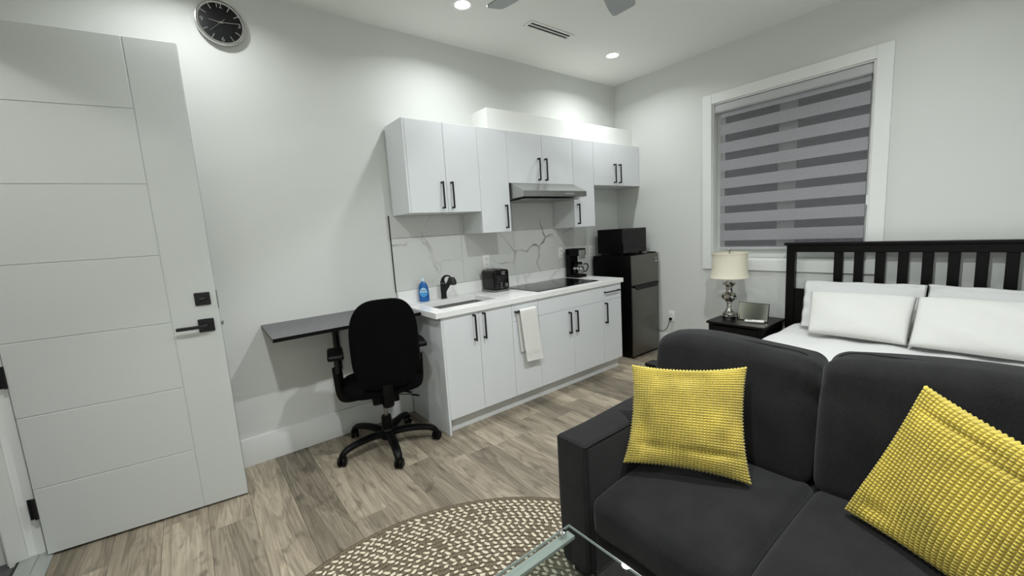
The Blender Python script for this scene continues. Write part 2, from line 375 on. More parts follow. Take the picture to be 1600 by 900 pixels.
def rbox(c, half, r, n=12, puff=(0, 0, 0), fn=None):
    """rounded soft box: half sizes, edge radius r, puff = outward swelling of +-x, +-y, +-z faces; fn post-maps a point"""
    bm = bmesh.new()
    hx, hy, hz = half
    def lines(h):      # more lines near the ends so that the radius is round
        k = 5; inner = [-(h-r) + 2*(h-r)*i/n for i in range(n+1)]
        e = [h - r + r*math.tan(PI/4*(j/k)) for j in range(1, k+1)]
        return [-v for v in reversed(e)] + inner + e
    gx, gy, gz = lines(hx), lines(hy), lines(hz); cache = {}
    def vert(x, y, z):
        key = (round(x, 6), round(y, 6), round(z, 6))
        if key in cache: return cache[key]
        q = Vector((max(-(hx-r), min(hx-r, x)), max(-(hy-r), min(hy-r, y)), max(-(hz-r), min(hz-r, z))))
        d = Vector((x, y, z)) - q
        p = q + d.normalized()*r if d.length > 1e-9 else q.copy()
        u, v, s = p.x/hx, p.y/hy, p.z/hz
        f = lambda t: max(0.0, 1-t*t)
        p.x += puff[0]*u*f(v)*f(s); p.y += puff[1]*v*f(u)*f(s); p.z += puff[2]*s*f(u)*f(v)
        if fn: p = Vector(fn(p.x, p.y, p.z, u, v, s))
        cache[key] = bm.verts.new(p + Vector(c)); return cache[key]
    for A, B, mk in ((gx, gy, lambda a, b, s: (a, b, s*hz)), (gx, gz, lambda a, b, s: (a, s*hy, b)), (gy, gz, lambda a, b, s: (s*hx, a, b))):
        for s in (-1, 1):
            for i in range(len(A)-1):
                for j in range(len(B)-1):
                    vs = [vert(*mk(A[i+di], B[j+dj], s)) for di, dj in ((0, 0), (1, 0), (1, 1), (0, 1))]
                    if len(set(vs)) == 4:
                        try: bm.faces.new(vs)
                        except ValueError: pass
    return bm
def pad(outline, front, back, fn, rings=8, p=3.0):
    """upholstered pad: closed 2-D outline, swelling front/back thickness; fn(a,b,h)->xyz"""
    bm = bmesh.new(); n = len(outline)
    cx = sum(a for a, _ in outline)/n; cy = sum(b for _, b in outline)/n
    prev = {}
    R = [math.sin(PI/2*i/rings) for i in range(rings+1)]
    for side, T in ((1, front), (-1, back)):
        last = None
        for i, r in enumerate(R):
            h = side*T*(1-r**p)**(1/p) if r < 1 else 0
            if i == 0: ring = [bm.verts.new(fn(cx, cy, h))]
            elif i == rings and side == -1: ring = prev['rim']
            else: ring = [bm.verts.new(fn(cx+(a-cx)*r, cy+(b-cy)*r, h)) for a, b in outline]
            if i == rings: prev['rim'] = ring
            if last:
                for k in range(n):
                    j = (k+1) % n
                    if len(last) == 1: bm.faces.new((last[0], ring[k], ring[j]))
                    else: bm.faces.new((last[k], ring[k], ring[j], last[j]))
            last = ring
    return bm
def superellipse(a, b, e=3.5, n=40, taper=None):
    out = []
    for i in range(n):
        t = 2*PI*i/n; c, s = math.cos(t), math.sin(t)
        x = a*math.copysign(abs(c)**(2/e), c); y = b*math.copysign(abs(s)**(2/e), s)
        if taper: x *= taper(y/b)
        out.append((x, y))
    return out
def text_mesh(s, size, depth=0.0005):
    cu = bpy.data.curves.new('txt', 'FONT'); cu.body = s; cu.size = size; cu.extrude = depth; cu.align_x = 'CENTER'; cu.align_y = 'CENTER'; cu.resolution_u = 3
    o = bpy.data.objects.new('txt', cu); COL.objects.link(o)
    dg = bpy.context.evaluated_depsgraph_get(); me = bpy.data.meshes.new_from_object(o.evaluated_get(dg))
    bm = bmesh.new(); bm.from_mesh(me); bpy.data.objects.remove(o); bpy.data.curves.remove(cu); bpy.data.meshes.remove(me)
    return bm
def xf(bm, M): bmesh.ops.transform(bm, matrix=M, verts=bm.verts); return bm
def copy_tree(o, parent=None):
    c = o.copy(); COL.objects.link(c)
    if parent is not None: c.parent = parent
    for ch in list(o.children): copy_tree(ch, c)
    return c
# ------------------------------------------------------------------ the room
XW, YS = -4.83, -3.62
# floor: slab + planks laid along y
fl = struct(obj('floor', box(XW-0.02, 0.0, YS, 0.0, -0.05, -0.009), 'rubber', smooth=0))
PW = 0.194; x = -3.795 - 6*PW; first_end = {(-3.213): -0.755, (-2.049): -0.945, (-4.183): -0.60, (-3.795): -1.75, (-3.989): -1.6, (-3.601): -1.05}
TONE = {-4.571: (0.7, 0.6), -4.377: (0.6, 0.75), -4.183: (0.75, 0.35), -3.989: (0.95, 0.4), -3.795: (0.22, 0.6), -3.601: (0.72, 0.3), -3.407: (0.42, 0.6), -3.213: (0.75, 0.2), -3.019: (0.35, 0.5), -2.825: (0.5, 0.3),
        -2.631: (0.82, 0.5), -2.437: (0.4, 0.6), -2.243: (0.6, 0.4), -2.049: (0.15, 0.75), -1.855: (0.8, 0.5), -1.661: (0.45, 0.7)}
while x < 0:
    a, b = max(x, XW+0.002), min(x+PW, -0.002)
    if b - a > 0.01:
        fe = None
        for k, v in first_end.items():
            if abs(k-x) < 0.02: fe = v
        y = fe if fe is not None else -random.uniform(0.15, 1.2)
        ends = [-0.002, y]
        while ends[-1] > YS:
            ends.append(max(YS+0.002, ends[-1]-1.22))
            if ends[-1] <= YS+0.003: break
        tones = next((v for k, v in TONE.items() if abs(k-x) < 0.02), (random.random(), random.random()))
        for ti, (e0, e1) in enumerate(zip(ends, ends[1:])):
            if e0-e1 < 0.02: continue
            c = ((a+b)/2, (e0+e1)/2, -0.0045)
            pk = obj('plank', box(a+0.0005, b-0.0005, e1+0.0005, e0-0.0005, -0.009, 0.0, bev=0.0009), 'plank', fl, smooth=0, loc=c)
            pk.color = (1, 1, 1, tones[ti] if ti < 2 else random.random())
    x += PW

wn = struct(obj('wall_north', box(XW-0.12, 0.14, 0.0, 0.12, -0.05, H+0.05), 'wall', smooth=0))
WY0, WY1, WZ0, WZ1 = -1.130, -2.322, 1.031, 2.497           # window opening
we = struct(obj('wall_east', boxes((0, 0.14, WY0, 0.0, -0.05, H+0.05), (0, 0.14, YS, WY1, -0.05, H+0.05), (0, 0.14, WY1, WY0, -0.05, WZ0), (0, 0.14, WY1, WY0, WZ1, H+0.05)), 'wall', smooth=0))
DY0, DY1, DZ = -0.20, -1.065, 2.485                         # doorway
ww = struct(obj('wall_west', boxes((XW-0.12, XW, DY0, 0.0, -0.05, H+0.05), (XW-0.12, XW, YS, DY1, -0.05, H+0.05), (XW-0.12, XW, DY1, DY0, DZ, H+0.05)), 'wall', smooth=0))
ws = struct(obj('wall_south', box(XW-0.12, 0.14, YS-0.12, YS, -0.05, H+0.05), 'wall', smooth=0))
ce = struct(obj('ceiling', box(XW-0.12, 0.14, YS-0.12, 0.12, H, H+0.06), 'ceiling', smooth=0))
# hall beyond the doorway
struct(obj('floor_hall', box(XW-2.2, XW-0.075, -1.7, -0.14, -0.06, -0.012), 'hall_floor', smooth=0))
struct(obj('wall_hall', box(XW-2.2, XW-0.12, -0.14, -0.06, -0.06, H), 'wall', smooth=0))
struct(obj('ceiling_hall', box(XW-2.2, XW-0.12, -1.7, -0.06, H, H+0.06), 'ceiling', smooth=0))
struct(obj('wall_hall_far', box(XW-2.2, XW-0.12, -1.78, -1.7, -0.06, H), 'wall', smooth=0))
# door frame
tr = struct(thing('trim_1', None, None, (XW, DY0, 0)))
obj('jamb', boxes((XW-0.05, XW+0.004, DY0-0.002, DY0+0.02, 0, DZ), (XW-0.13, XW-0.05, DY0+0.018, DY0+0.05, -0.01, DZ), bev=0.002), 'trim', tr)
obj('weatherstrip', tube([(XW-0.052, DY0+0.004, -0.005), (XW-0.052, DY0+0.004, DZ)], 0.007, 10), 'trim', tr)
obj('jamb', box(XW-0.13, XW+0.004, DY1-0.02, DY1+0.002, 0, DZ, bev=0.002), 'trim', tr)
obj('head_jamb', box(XW-0.13, XW+0.004, DY1, DY0+0.02, DZ-0.004, DZ+0.015, bev=0.002), 'trim', tr)
obj('casing', box(XW-0.001, XW+0.014, DY1-0.09, DY1, 0.006, DZ+0.09, bev=0.003), 'trim', tr)
obj('casing', box(XW-0.001, XW+0.014, DY1, DY0+0.09, DZ, DZ+0.09, bev=0.003), 'trim', tr)
th = struct(obj('trim_2', boxes((XW-0.085, XW+0.035, DY1+0.003, DY0-0.003, -0.008, 0.008), (XW-0.05, XW-0.02, DY1+0.003, DY0-0.003, 0.006, 0.013), bev=0.002), 'threshold'))
obj('threshold_gasket', box(XW-0.095, XW-0.085, DY1+0.003, DY0-0.003, -0.010, 0.006), 'rubber', th, smooth=0)
# baseboards
def baseboard(name, x0, x1, y0, y1):
    bm = box(x0, x1, y0, y1, 0.001, 0.190, bev=0.0025, seg=2)
    return struct(obj(name, bm, 'trim'))
baseboard('baseboard_north', XW+0.001, -2.783, -0.0155, -0.0005)
baseboard('baseboard_east', -0.0155, -0.0005, YS+0.001, -0.017)
baseboard('baseboard_south', XW+0.001, -0.017, YS+0.0005, YS+0.0155)

# ------------------------------------------------------------------ window with casing
wi = struct(thing('window_1', 'window with a wide white flat casing and dark panes behind the blind', None, (0, (WY0+WY1)/2, WZ0)))
CY0, CY1, CZ0, CZ1 = -1.043, -2.417, 0.933, 2.587
obj('casing', box(-0.019, -0.0005, WY0, CY0, CZ0, CZ1, bev=0.002), 'trim', wi)
obj('casing', box(-0.019, -0.0005, CY1, WY1, CZ0, CZ1, bev=0.002), 'trim', wi)
obj('casing', box(-0.019, -0.0005, WY1+0.0005, WY0-0.0005, WZ1, CZ1, bev=0.002), 'trim', wi)
obj('casing', box(-0.019, -0.0005, WY1+0.0005, WY0-0.0005, CZ0, WZ0, bev=0.002), 'trim', wi)
obj('reveal', boxes((-0.002, 0.12, WY0-0.012, WY0, WZ0, WZ1), (-0.002, 0.12, WY1, WY1+0.012, WZ0, WZ1), (-0.002, 0.12, WY1+0.012, WY0-0.012, WZ1-0.012, WZ1), (-0.002, 0.12, WY1+0.012, WY0-0.012, WZ0, WZ0+0.012)), 'trim', wi, smooth=0)
FY0, FY1, FZ0, FZ1 = WY0-0.012, WY1+0.012, WZ0+0.012, WZ1-0.012
MUL = (-1.672, -1.808)
obj('window_frame', boxes((0.075, 0.12, FY0-0.075, FY0, FZ0, FZ1), (0.075, 0.12, FY1, FY1+0.03, FZ0, FZ1), (0.075, 0.12, FY1+0.03, FY0-0.075, FZ0, FZ0+0.11), (0.075, 0.12, FY1+0.03, FY0-0.075, FZ1-0.06, FZ1), (0.075, 0.12, MUL[1], MUL[0], FZ0+0.11, FZ1-0.06), bev=0.003), 'trim', wi)
obj('pane', box(0.098, 0.104, MUL[0]-0.001, FY0-0.074, FZ0+0.109, FZ1-0.059), 'sky_glass', wi, smooth=0)
obj('pane', box(0.098, 0.104, FY1+0.029, MUL[1]+0.001, FZ0+0.109, FZ1-0.059), 'sky_glass', wi, smooth=0)
obj('latch', box(0.060, 0.075, -1.735, -1.715, 1.33, 1.39, bev=0.003), 'white_plastic', wi)
# zebra blind
bl = thing('zebra_blind', 'grey zebra roller blind with opaque and sheer bands in the window', 'blind', (0.03, (WY0+WY1)/2, WZ1-0.012))
BY0, BY1 = -1.196, -2.290
hb = obj('head_rail', rbox((0.034, (WY0+WY1)/2, 2.4445), (0.034, 0.578, 0.0395), 0.018, n=4), 'blind_head', bl)
obj('end_cap', box(0.0, 0.068, WY1+0.0125, WY1+0.0175, 2.402, 2.485, bev=0.002), 'white_plastic', hb)
obj('end_cap', box(0.0, 0.068, WY0-0.0175, WY0-0.0125, 2.402, 2.485, bev=0.002), 'white_plastic', hb)
bands = [(2.405, 2.360)] + [(2.2965-0.1651*k, 2.2000-0.1651*k) for k in range(7)]
for z1, z0 in bands: obj('fabric_band', box(0.030, 0.0312, BY1, BY0, z0, z1), 'blind_band', bl, smooth=0)
edges = bands + [(1.145, 1.145)]
for (a1, a0), (b1, b0) in zip(edges, edges[1:]): obj('sheer_band', box(0.0304, 0.0308, BY1, BY0, b1, a0), 'blind_sheer', bl, smooth=0)
obj('bottom_rail', rbox((0.031, (BY0+BY1)/2, 1.132), (0.009, 0.552, 0.013), 0.006, n=3), 'blind_head', bl)
ch = bmesh.new()
for dy in (0.0, 0.012):
    add_tube(ch, [(0.02, -2.302-dy, 2.41), (0.014, -2.302-dy, 1.48)], 0.0016, 6)
obj('bead_chain', ch, 'white_plastic', bl)
cl = bmesh.new(); add_box(cl, 0.006, 0.018, -2.322, -2.298, 1.46, 1.535, bev=0.003); obj('chain_tensioner', cl, 'white_plastic', bl)

# ------------------------------------------------------------------ entrance door, swung open into the room
dr = struct(thing('door_1', 'tall white entrance door with engraved panel lines and black hardware', None, (-4.813, -0.248, 0.012), math.atan2(-0.117, 0.818)))
DW, DH, DT = 0.828, 2.462, 0.044        # local: x along the leaf, front face at y=0 facing -y, thickness to +y
leaf = obj('leaf', box(0, DW, 0.003, DT, 0, DH, bev=0.0015), 'door_paint', dr, local=True)
GZ = [0.0] + [z-0.012 for z in (0.351, 0.707, 1.064, 1.418, 1.777, 2.138)] + [DH]
for z0, z1 in zip(GZ, GZ[1:]):
    g0 = 0.0 if z0 == 0 else 0.002; g1 = 0.0 if z1 == DH else 0.002
    obj('panel', box(0.0, 0.6185, 0.0, 0.004, z0+g0, z1-g1, bev=0.0014), 'door_paint', dr, local=True)
obj('stile', box(0.6225, DW, 0.0, 0.004, 0.0, DH, bev=0.0014), 'door_paint', dr, local=True)
db = obj('deadbolt_plate', box(0.732, 0.801, -0.012, 0.0, 1.127, 1.196, bev=0.003), 'black_metal', dr, local=True)
obj('thumb_turn', box(0.752, 0.783, -0.030, -0.012, 1.155, 1.166, bev=0.003), 'black_metal', db, local=True)
lv = obj('lever_plate', box(0.730, 0.801, -0.012, 0.0, 0.981, 1.052, bev=0.003), 'black_metal', dr, local=True)
bmv = cyl((0.766, -0.03, 1.016), 0.012, 0.04, 'Y', 16); add_box(bmv, 0.640, 0.778, -0.056, -0.044, 1.007, 1.025, bev=0.003)
obj('lever', bmv, 'black_metal', lv, local=True)
obj('latch_bolt', box(DW, DW+0.012, 0.014, 0.030, 1.005, 1.027, bev=0.002), 'grey_metal', dr, local=True)
obj('strike_edge', box(DW, DW+0.0015, 0.010, 0.034, 1.10, 1.20), 'black_metal', dr, local=True, smooth=0)
for hz in (0.245, 0.90, 1.56, 2.22):
    hg = bmesh.new(); add_box(hg, -0.030, 0.0015, 0.004, 0.007, hz-0.052, hz+0.052, bev=0.001); add_cyl(hg, (-0.006, -0.002, hz), 0.007, 0.104, 'Z', 12)
    obj('hinge', hg, 'black_metal', dr, local=True)

# ------------------------------------------------------------------ ceiling fittings
for i, (lx, ly, lab) in enumerate(DOWNLIGHTS):
    t = thing('recessed_downlight', lab, 'downlight', (lx, ly, H), group='recessed ceiling downlights')
    obj('trim_ring', lathe([(0.052, -0.001), (0.052, -0.006), (0.066, -0.009), (0.078, -0.004), (0.079, -0.0005)], 40, close=False), 'white_plastic', t, local=True)
    obj('lens', lathe([(0.0, -0.0045), (0.052, -0.0045), (0.052, -0.001), (0.0, -0.001)], 40, close=False), 'lamp_lens', t, local=True)
av = thing('air_vent', 'white linear slot air vent set in the ceiling', 'vent', (-1.595, -0.611, H))
obj('frame', boxes((-1.828, -1.362, -0.662, -0.641, H-0.006, H-0.0005), (-1.828, -1.362, -0.581, -0.560, H-0.006, H-0.0005), (-1.828, -1.806, -0.641, -0.581, H-0.006, H-0.0005), (-1.384, -1.362, -0.641, -0.581, H-0.006, H-0.0005), (-1.806, -1.384, -0.6165, -0.6055, H-0.006, H-0.0005), bev=0.001), 'ceiling', av)
for y0, y1 in ((-0.641, -0.6165), (-0.6055, -0.581)): obj('slot', box(-1.806, -1.384, y0, y1, H-0.0012, H-0.0004), 'slot_dark', av, smooth=0)
FZ = 2.752
fn_ = thing('ceiling_fan', 'grey five-blade ceiling fan at the top edge of the picture', 'ceiling fan', (-2.38, -1.72, H))
obj('canopy', lathe([(0.0, 0), (0.07, 0), (0.07, -0.02), (0.045, -0.05), (0.016, -0.055), (0.016, -0.13), (0.0, -0.13)], 28), 'fan_body', fn_, local=True)
obj('motor', lathe([(0.0, -0.125), (0.06, -0.13), (0.11, -0.16), (0.12, -0.20), (0.11, -0.245), (0.07, -0.265), (0.0, -0.27)], 32), 'fan_body', fn_, local=True)
for k in range(5):
    a = math.radians(24.5 + 72*k)
    out = [(0.16, -0.055), (0.30, -0.075), (0.60, -0.082), (0.685, -0.070), (0.70, -0.055), (0.70, 0.060), (0.682, 0.075), (0.60, 0.080), (0.30, 0.070), (0.16, 0.055)]
    pitch = math.radians(-13)
    bm = prism(out, lambda r, s, h: (r, s*math.cos(pitch)-h*math.sin(pitch), (FZ-H)+s*math.sin(pitch)+h*math.cos(pitch)), -0.004, 0.004)
    obj('blade', xf(bm, Matrix.Rotation(a, 4, 'Z')), 'fan_blade', fn_, local=True)
    br = boxes((0.09, 0.20, -0.018, 0.018, FZ-H+0.006, FZ-H+0.014), bev=0.002)
    obj('blade_bracket', xf(br, Matrix.Rotation(a, 4, 'Z')), 'fan_body', fn_, local=True)
# wall clock
ck = thing('wall_clock', 'round black wall clock with a silver rim', 'clock', (-3.747, 0.0, 2.762))
CR = 0.127
M90 = Matrix.Rotation(PI/2, 4, 'X')      # z axis of the lathe -> -y (out of the wall)
obj('rim', xf(lathe([(0.10, 0.001), (CR-0.006, 0.001), (CR, 0.012), (CR, 0.030), (CR-0.002, 0.036), (CR-0.007, 0.037), (CR-0.010, 0.030), (0.10, 0.028)], 56, close=False), M90), 'chrome', ck, local=True)
obj('face', xf(lathe([(0.0, 0.029), (CR-0.0095, 0.029), (CR-0.0095, 0.020), (0.0, 0.020)], 56, close=False), M90), 'clock_face', ck, local=True)
RN = 0.093
for s, a in (('12', 0), ('3', 90), ('6', 180), ('9', 270)):
    bm = text_mesh(s, 0.036); ar = math.radians(a)
    obj('numeral', xf(bm, Matrix.Translation((RN*math.sin(ar), -0.0298, RN*math.cos(ar))) @ M90), 'chrome', ck, local=True, smooth=0)
for h in (1, 2, 4, 5, 7, 8, 10, 11):
    bm = box(-0.0022, 0.0022, -0.0305, -0.0290, RN-0.014, RN+0.014)
    obj('hour_mark', xf(bm, Matrix.Rotation(math.radians(30*h), 4, 'Y')), 'chrome', ck, local=True, smooth=0)
for nm, ang, ln, tail, wd, yy in (('hour_hand', 277, 0.060, 0.012, 0.0024, 0.0315), ('minute_hand', 83.5, 0.088, 0.014, 0.0018, 0.0330), ('second_hand', 226.6, 0.080, 0.030, 0.0009, 0.0343)):
    bm = prism([(-wd, -tail), (wd, -tail), (wd*0.6, ln), (-wd*0.6, ln)], lambda a, b, h: (a, -h, b), yy-0.0005, yy+0.0005)
    obj(nm, xf(bm, Matrix.Rotation(math.radians(ang), 4, 'Y')), 'chrome', ck, local=True, smooth=0)
obj('hub', xf(lathe([(0.0, 0.030), (0.005, 0.030), (0.005, 0.036), (0.0, 0.0365)], 16), M90), 'chrome', ck, local=True)
# ------------------------------------------------------------------ kitchen wall: tiles, bulkhead
bh = tag(obj('bulkhead', box(-1.990, -0.0005, -0.226, -0.0005, 2.2665, 2.455, bev=0.002), 'bulkhead'), kind='structure')
TX = [-2.826, -2.195, -1.612, -1.030, -0.772]
for a, b in zip(TX, TX[1:]):
    obj('tile', box(a+0.0008, b-0.0008, -0.010, -0.0005, 1.0105, 1.4290, bev=0.0008), 'tile', wn, smooth=0)
    obj('tile', box(a+0.0008, b-0.0008, -0.010, -0.0005, 1.4310, 1.6010 if b < -2.19 else 1.834, bev=0.0008), 'tile', wn, smooth=0)
obj('tile_edge_strip', box(-2.8315, -2.8275, -0.0125, -0.0005, 1.008, 1.604), 'black_metal', wn, smooth=0)
def outlet(name, label, c, face, plug=False):
    """duplex outlet: plate 72 x 118 mm; face 'y' looks to -y, 'x' looks to -x"""
    t = thing(name, label, 'outlet', c, 0 if face == 'y' else -PI/2)
    pl = obj('plate', box(-0.036, 0.036, -0.006, 0.0, -0.059, 0.059, bev=0.0025, seg=2), 'white_plastic', t, local=True)
    for dz in (-0.024, 0.024):
        rc = obj('receptacle', rbox((0, -0.0065, dz), (0.017, 0.0022, 0.017), 0.002, n=2), 'white_plastic', pl, local=True)
        obj('slot', boxes((-0.0085, -0.006, -0.0093, -0.0086, dz-0.006, dz+0.006), (0.006, 0.0085, -0.0093, -0.0086, dz-0.006, dz+0.006)), 'slot_dark', pl, local=True, smooth=0)
    return t
outlet('wall_outlet', 'white outlet on the marble tile above the toaster', (-1.948, -0.0102, 1.168), 'y')
outlet('wall_outlet', 'white outlet on the marble tile beside the coffee maker', (-0.989, -0.0102, 1.170), 'y')
outlet('wall_outlet', 'white outlet on the painted wall just left of the microwave', (-0.500, -0.0005, 1.150), 'y')
outlet('wall_outlet', 'white outlet low on the window wall with the refrigerator cord plugged in', (-0.0005, -0.692, 0.396), 'x')
pc = thing('power_cord', 'black power cord hanging from the outlet beside the refrigerator', 'cord', (-0.01, -0.692, 0.372))
obj('plug', rbox((-0.026, -0.692, 0.370), (0.014, 0.011, 0.014), 0.004, n=2), 'black_plastic', pc)
obj('cable', tube(spline([(-0.036, -0.692, 0.362), (-0.055, -0.690, 0.325), (-0.055, -0.66, 0.262), (-0.036, -0.61, 0.224), (-0.022, -0.57, 0.218), (-0.020, -0.46, 0.236), (-0.020, -0.34, 0.25)], 8), 0.0035, 8), 'black_plastic', pc)

# ------------------------------------------------------------------ cabinets
def handle_bm(ax, c0, c1, y, x=None, z=None):
    """square bar pull; ax 'z' vertical at x from c0 to c1, ax 'x' horizontal at z; stands off the face at y"""
    bm = bmesh.new(); s = 0.0055; off = 0.032
    if ax == 'z':
        add_box(bm, x-s, x+s, y-off-0.005, y-off+0.006, c0, c1, bev=0.001)
        for z0 in (c0, c1-0.014): add_box(bm, x-s, x+s, y-off+0.005, y-0.0003, z0, z0+0.014, bev=0.001)
    else:
        add_box(bm, c0, c1, y-off-0.005, y-off+0.006, z-s, z+s, bev=0.001)
        for x0 in (c0, c1-0.014): add_box(bm, x0, x0+0.014, y-off+0.005, y-0.0003, z-s, z+s, bev=0.001)
    return bm
YU, YL = -0.3142, -0.6155; DTK = 0.019; G = 0.0014
def front(t, name, x0, x1, z0, z1, y, hnd=None, lx0=G, lx1=G):
    d = obj(name, box(x0+lx0, x1-lx1, y, y+DTK, z0+0.0012, z1-0.0012, bev=0.0012), 'cabinet', t)
    if hnd: obj('handle', handle_bm(hnd[0], *hnd[1], y, **hnd[2]), 'black_metal', d)
    return d
def vh(x, z0, z1): return ('z', (z0, z1), {'x': x})
def hh(z, x0, x1): return ('x', (x0, x1), {'z': z})
ZT = 2.2654
def upper(label, x0, x1, z0, doors, lpan=0.0):
    t = thing('wall_cabinet', label, 'cabinet', ((x0+x1)/2, 0, z0), group='white wall cabinets')
    y0 = YU+DTK+0.0015
    obj('carcass', box(x0+0.0003, x1-0.0003, y0, -0.0125, z0, ZT, bev=0.0008), 'carcass', t)
    if lpan: obj('end_panel', box(x0-0.0002, x0+lpan, YU, -0.0126, z0-0.0005, ZT+0.0005, bev=0.0008), 'cabinet', t)
    for d in doors: front(t, 'door', d[0], d[1], z0, ZT, YU, d[2])
    return t
upper('wide white double-door wall cabinet above the sink', -2.7922, -2.1652, 1.602, [(-2.776, -2.4702, vh(-2.516, 1.630, 1.830)), (-2.4702, -2.1652, vh(-2.433, 1.630, 1.830))], lpan=0.0155)
upper('narrow tall white wall cabinet left of the range hood', -2.1652, -1.866, 1.4271, [(-2.1652, -1.866, vh(-1.921, 1.456, 1.652))])
upper('white double-door wall cabinet directly above the range hood', -1.866, -1.0738, 1.8351, [(-1.866, -1.470, vh(-1.524, 1.861, 2.057)), (-1.470, -1.0738, vh(-1.440, 1.861, 2.057))])
upper('narrow tall white wall cabinet right of the range hood', -1.0738, -0.774, 1.4271, [(-1.0738, -0.774, vh(-1.031, 1.456, 1.652))])
upper('white double-door wall cabinet above the microwave in the corner', -0.774, -0.002, 1.8366, [(-0.774, -0.411, vh(-0.453, 1.862, 2.057)), (-0.411, -0.002, vh(-0.368, 1.862, 2.057))])
ZK, ZD, ZTOP, YT = 0.113, 0.8677, 0.870, -0.560
def base(label, x0, x1, fronts, lpan=0.0):
    t = thing('base_cabinet', label, 'cabinet', ((x0+x1)/2, 0, 0), group='white base cabinets')
    bm = bmesh.new()                   # open-topped box
    y0 = YL+DTK+0.0015
    for b in ((x0+0.0003, x0+0.016, y0, -0.017, ZK-0.004, 0.869), (x1-0.016, x1-0.0003, y0, -0.017, ZK-0.004, 0.869), (x0+0.016, x1-0.016, y0, -0.017, ZK-0.004, ZK+0.014), (x0+0.016, x1-0.016, -0.030, -0.017, ZK+0.014, 0.869), (x0+0.016, x1-0.016, y0, y0+0.015, ZK+0.014, 0.869)):
        add_box(bm, *b)
    obj('carcass', bm, 'carcass', t, smooth=0)
    obj('toe_kick', box(x0+(lpan or 0.0003), x1-0.0003, YT, YT+0.015, 0.001, ZK-0.004, bev=0.0008), 'carcass', t)
    if lpan: obj('end_panel', box(x0, x0+lpan, YL, -0.017, 0.001, 0.8695, bev=0.0008), 'cabinet', t)
    for f in fronts: front(t, f[0], f[1], f[2], f[3], f[4], YL, f[5] if len(f) > 5 else None)
    return t
ZQ = 0.7222
base('white base cabinet under the sink with two doors', -2.7797, -2.1562, [('door', -2.7640, -2.4647, ZK, ZD, vh(-2.515, 0.654, 0.850)), ('door', -2.4647, -2.1562, ZK, ZD, vh(-2.430, 0.654, 0.850))], lpan=0.0157)
base('narrow white base cabinet with the towel hanging on its drawer', -2.1562, -1.8779, [('drawer', -2.1562, -1.8779, ZQ, ZD, hh(0.8, -2.133, -1.930)), ('door', -2.1562, -1.8779, ZK, ZQ)])
base('wide white base cabinet under the cooktop', -1.8779, -1.0586, [('drawer_front', -1.8779, -1.0586, ZQ, ZD), ('door', -1.8779, -1.468, ZK, ZQ, vh(-1.525, 0.504, 0.698)), ('door', -1.468, -1.0586, ZK, ZQ, vh(-1.441, 0.504, 0.698))])
base('narrow white base cabinet at the end beside the refrigerator', -1.0586, -0.7823, [('drawer', -1.0586, -0.7823, ZQ, ZD, hh(0.802, -1.040, -0.826)), ('door', -1.0586, -0.7823, ZK, ZQ, vh(-1.031, 0.504, 0.702))])
# worktop with the sink cut-out
WXL, WXR, WYF, WZ = -2.8242, -0.7683, -0.6378, 0.910
SX0, SX1, SY0, SY1 = -2.718, -2.205, -0.505, -0.176
ct = thing('countertop', 'white quartz worktop running over the base cabinets', 'countertop', ((WXL+WXR)/2, 0, 0.8702))
bm = bmesh.new()
def ring(z):
    o = [bm.verts.new(p+(z,)) for p in ((WXL, WYF), (WXR, WYF), (WXR, -0.0115), (WXL, -0.0115))]
    i = [bm.verts.new(p+(z,)) for p in ((SX0, SY0), (SX1, SY0), (SX1, SY1), (SX0, SY1))]
    return o, i
(o1, i1), (o0, i0) = ring(WZ), ring(0.8702)
for k in range(4):
    j = (k+1) % 4
    bm.faces.new((o1[k], o1[j], i1[j], i1[k])); bm.faces.new((o0[j], o0[k], i0[k], i0[j]))
    bm.faces.new((o0[k], o0[j], o1[j], o1[k])); bm.faces.new((i0[j], i0[k], i1[k], i1[j]))
bmesh.ops.bevel(bm, geom=[e for e in bm.edges if abs(e.verts[0].co.z-WZ) < 1e-5 and abs(e.verts[1].co.z-WZ) < 1e-5 and len(e.link_faces) == 2 and any(abs(f.normal.z) < 0.5 for f in e.link_faces)], offset=0.0018, segments=2, affect='EDGES')
obj('slab', bm, 'quartz', ct)
obj('upstand', box(WXL, WXR, -0.0290, -0.0115, WZ, 1.0095, bev=0.0012), 'quartz', ct)
sk = thing('sink', 'stainless steel undermount sink in the white worktop', 'sink', ((SX0+SX1)/2, (SY0+SY1)/2, 0.69))
bm = bmesh.new()
s0, s1, t0, t1 = SX0-0.012, SX1+0.012, SY0-0.012, SY1+0.012
def rr(x0, x1, y0, y1, r, z, n=5):
    out = []
    for cx_, cy_, a0 in ((x1-r, y1-r, 0), (x0+r, y1-r, 90), (x0+r, y0+r, 180), (x1-r, y0+r, 270)):
        for k in range(n+1):
            a = math.radians(a0+90*k/n); out.append((cx_+r*math.cos(a), cy_+r*math.sin(a), z))
    return out
lv_ = [rr(s0-0.012, s1+0.012, t0-0.012, t1+0.012, 0.02, 0.8695), rr(s0, s1, t0, t1, 0.02, 0.8695), rr(s0+0.002, s1-0.002, t0+0.002, t1-0.002, 0.02, 0.72), rr(s0+0.02, s1-0.02, t0+0.02, t1-0.02, 0.03, 0.70)]
R_ = [[bm.verts.new(p) for p in r] for r in lv_]
for a, b in zip(R_, R_[1:]):
    for k in range(len(a)): bm.faces.new((a[k], a[(k+1) % len(a)], b[(k+1) % len(a)], b[k]))
bm.faces.new(R_[-1])
obj('basin', bm, 'sink_steel', sk)
obj('drain', lathe([(0.0, 0.7015), (0.03, 0.7015), (0.042, 0.704), (0.045, 0.7005)], 24, c=((SX0+SX1)/2, -0.30, 0), close=False), 'chrome', sk)
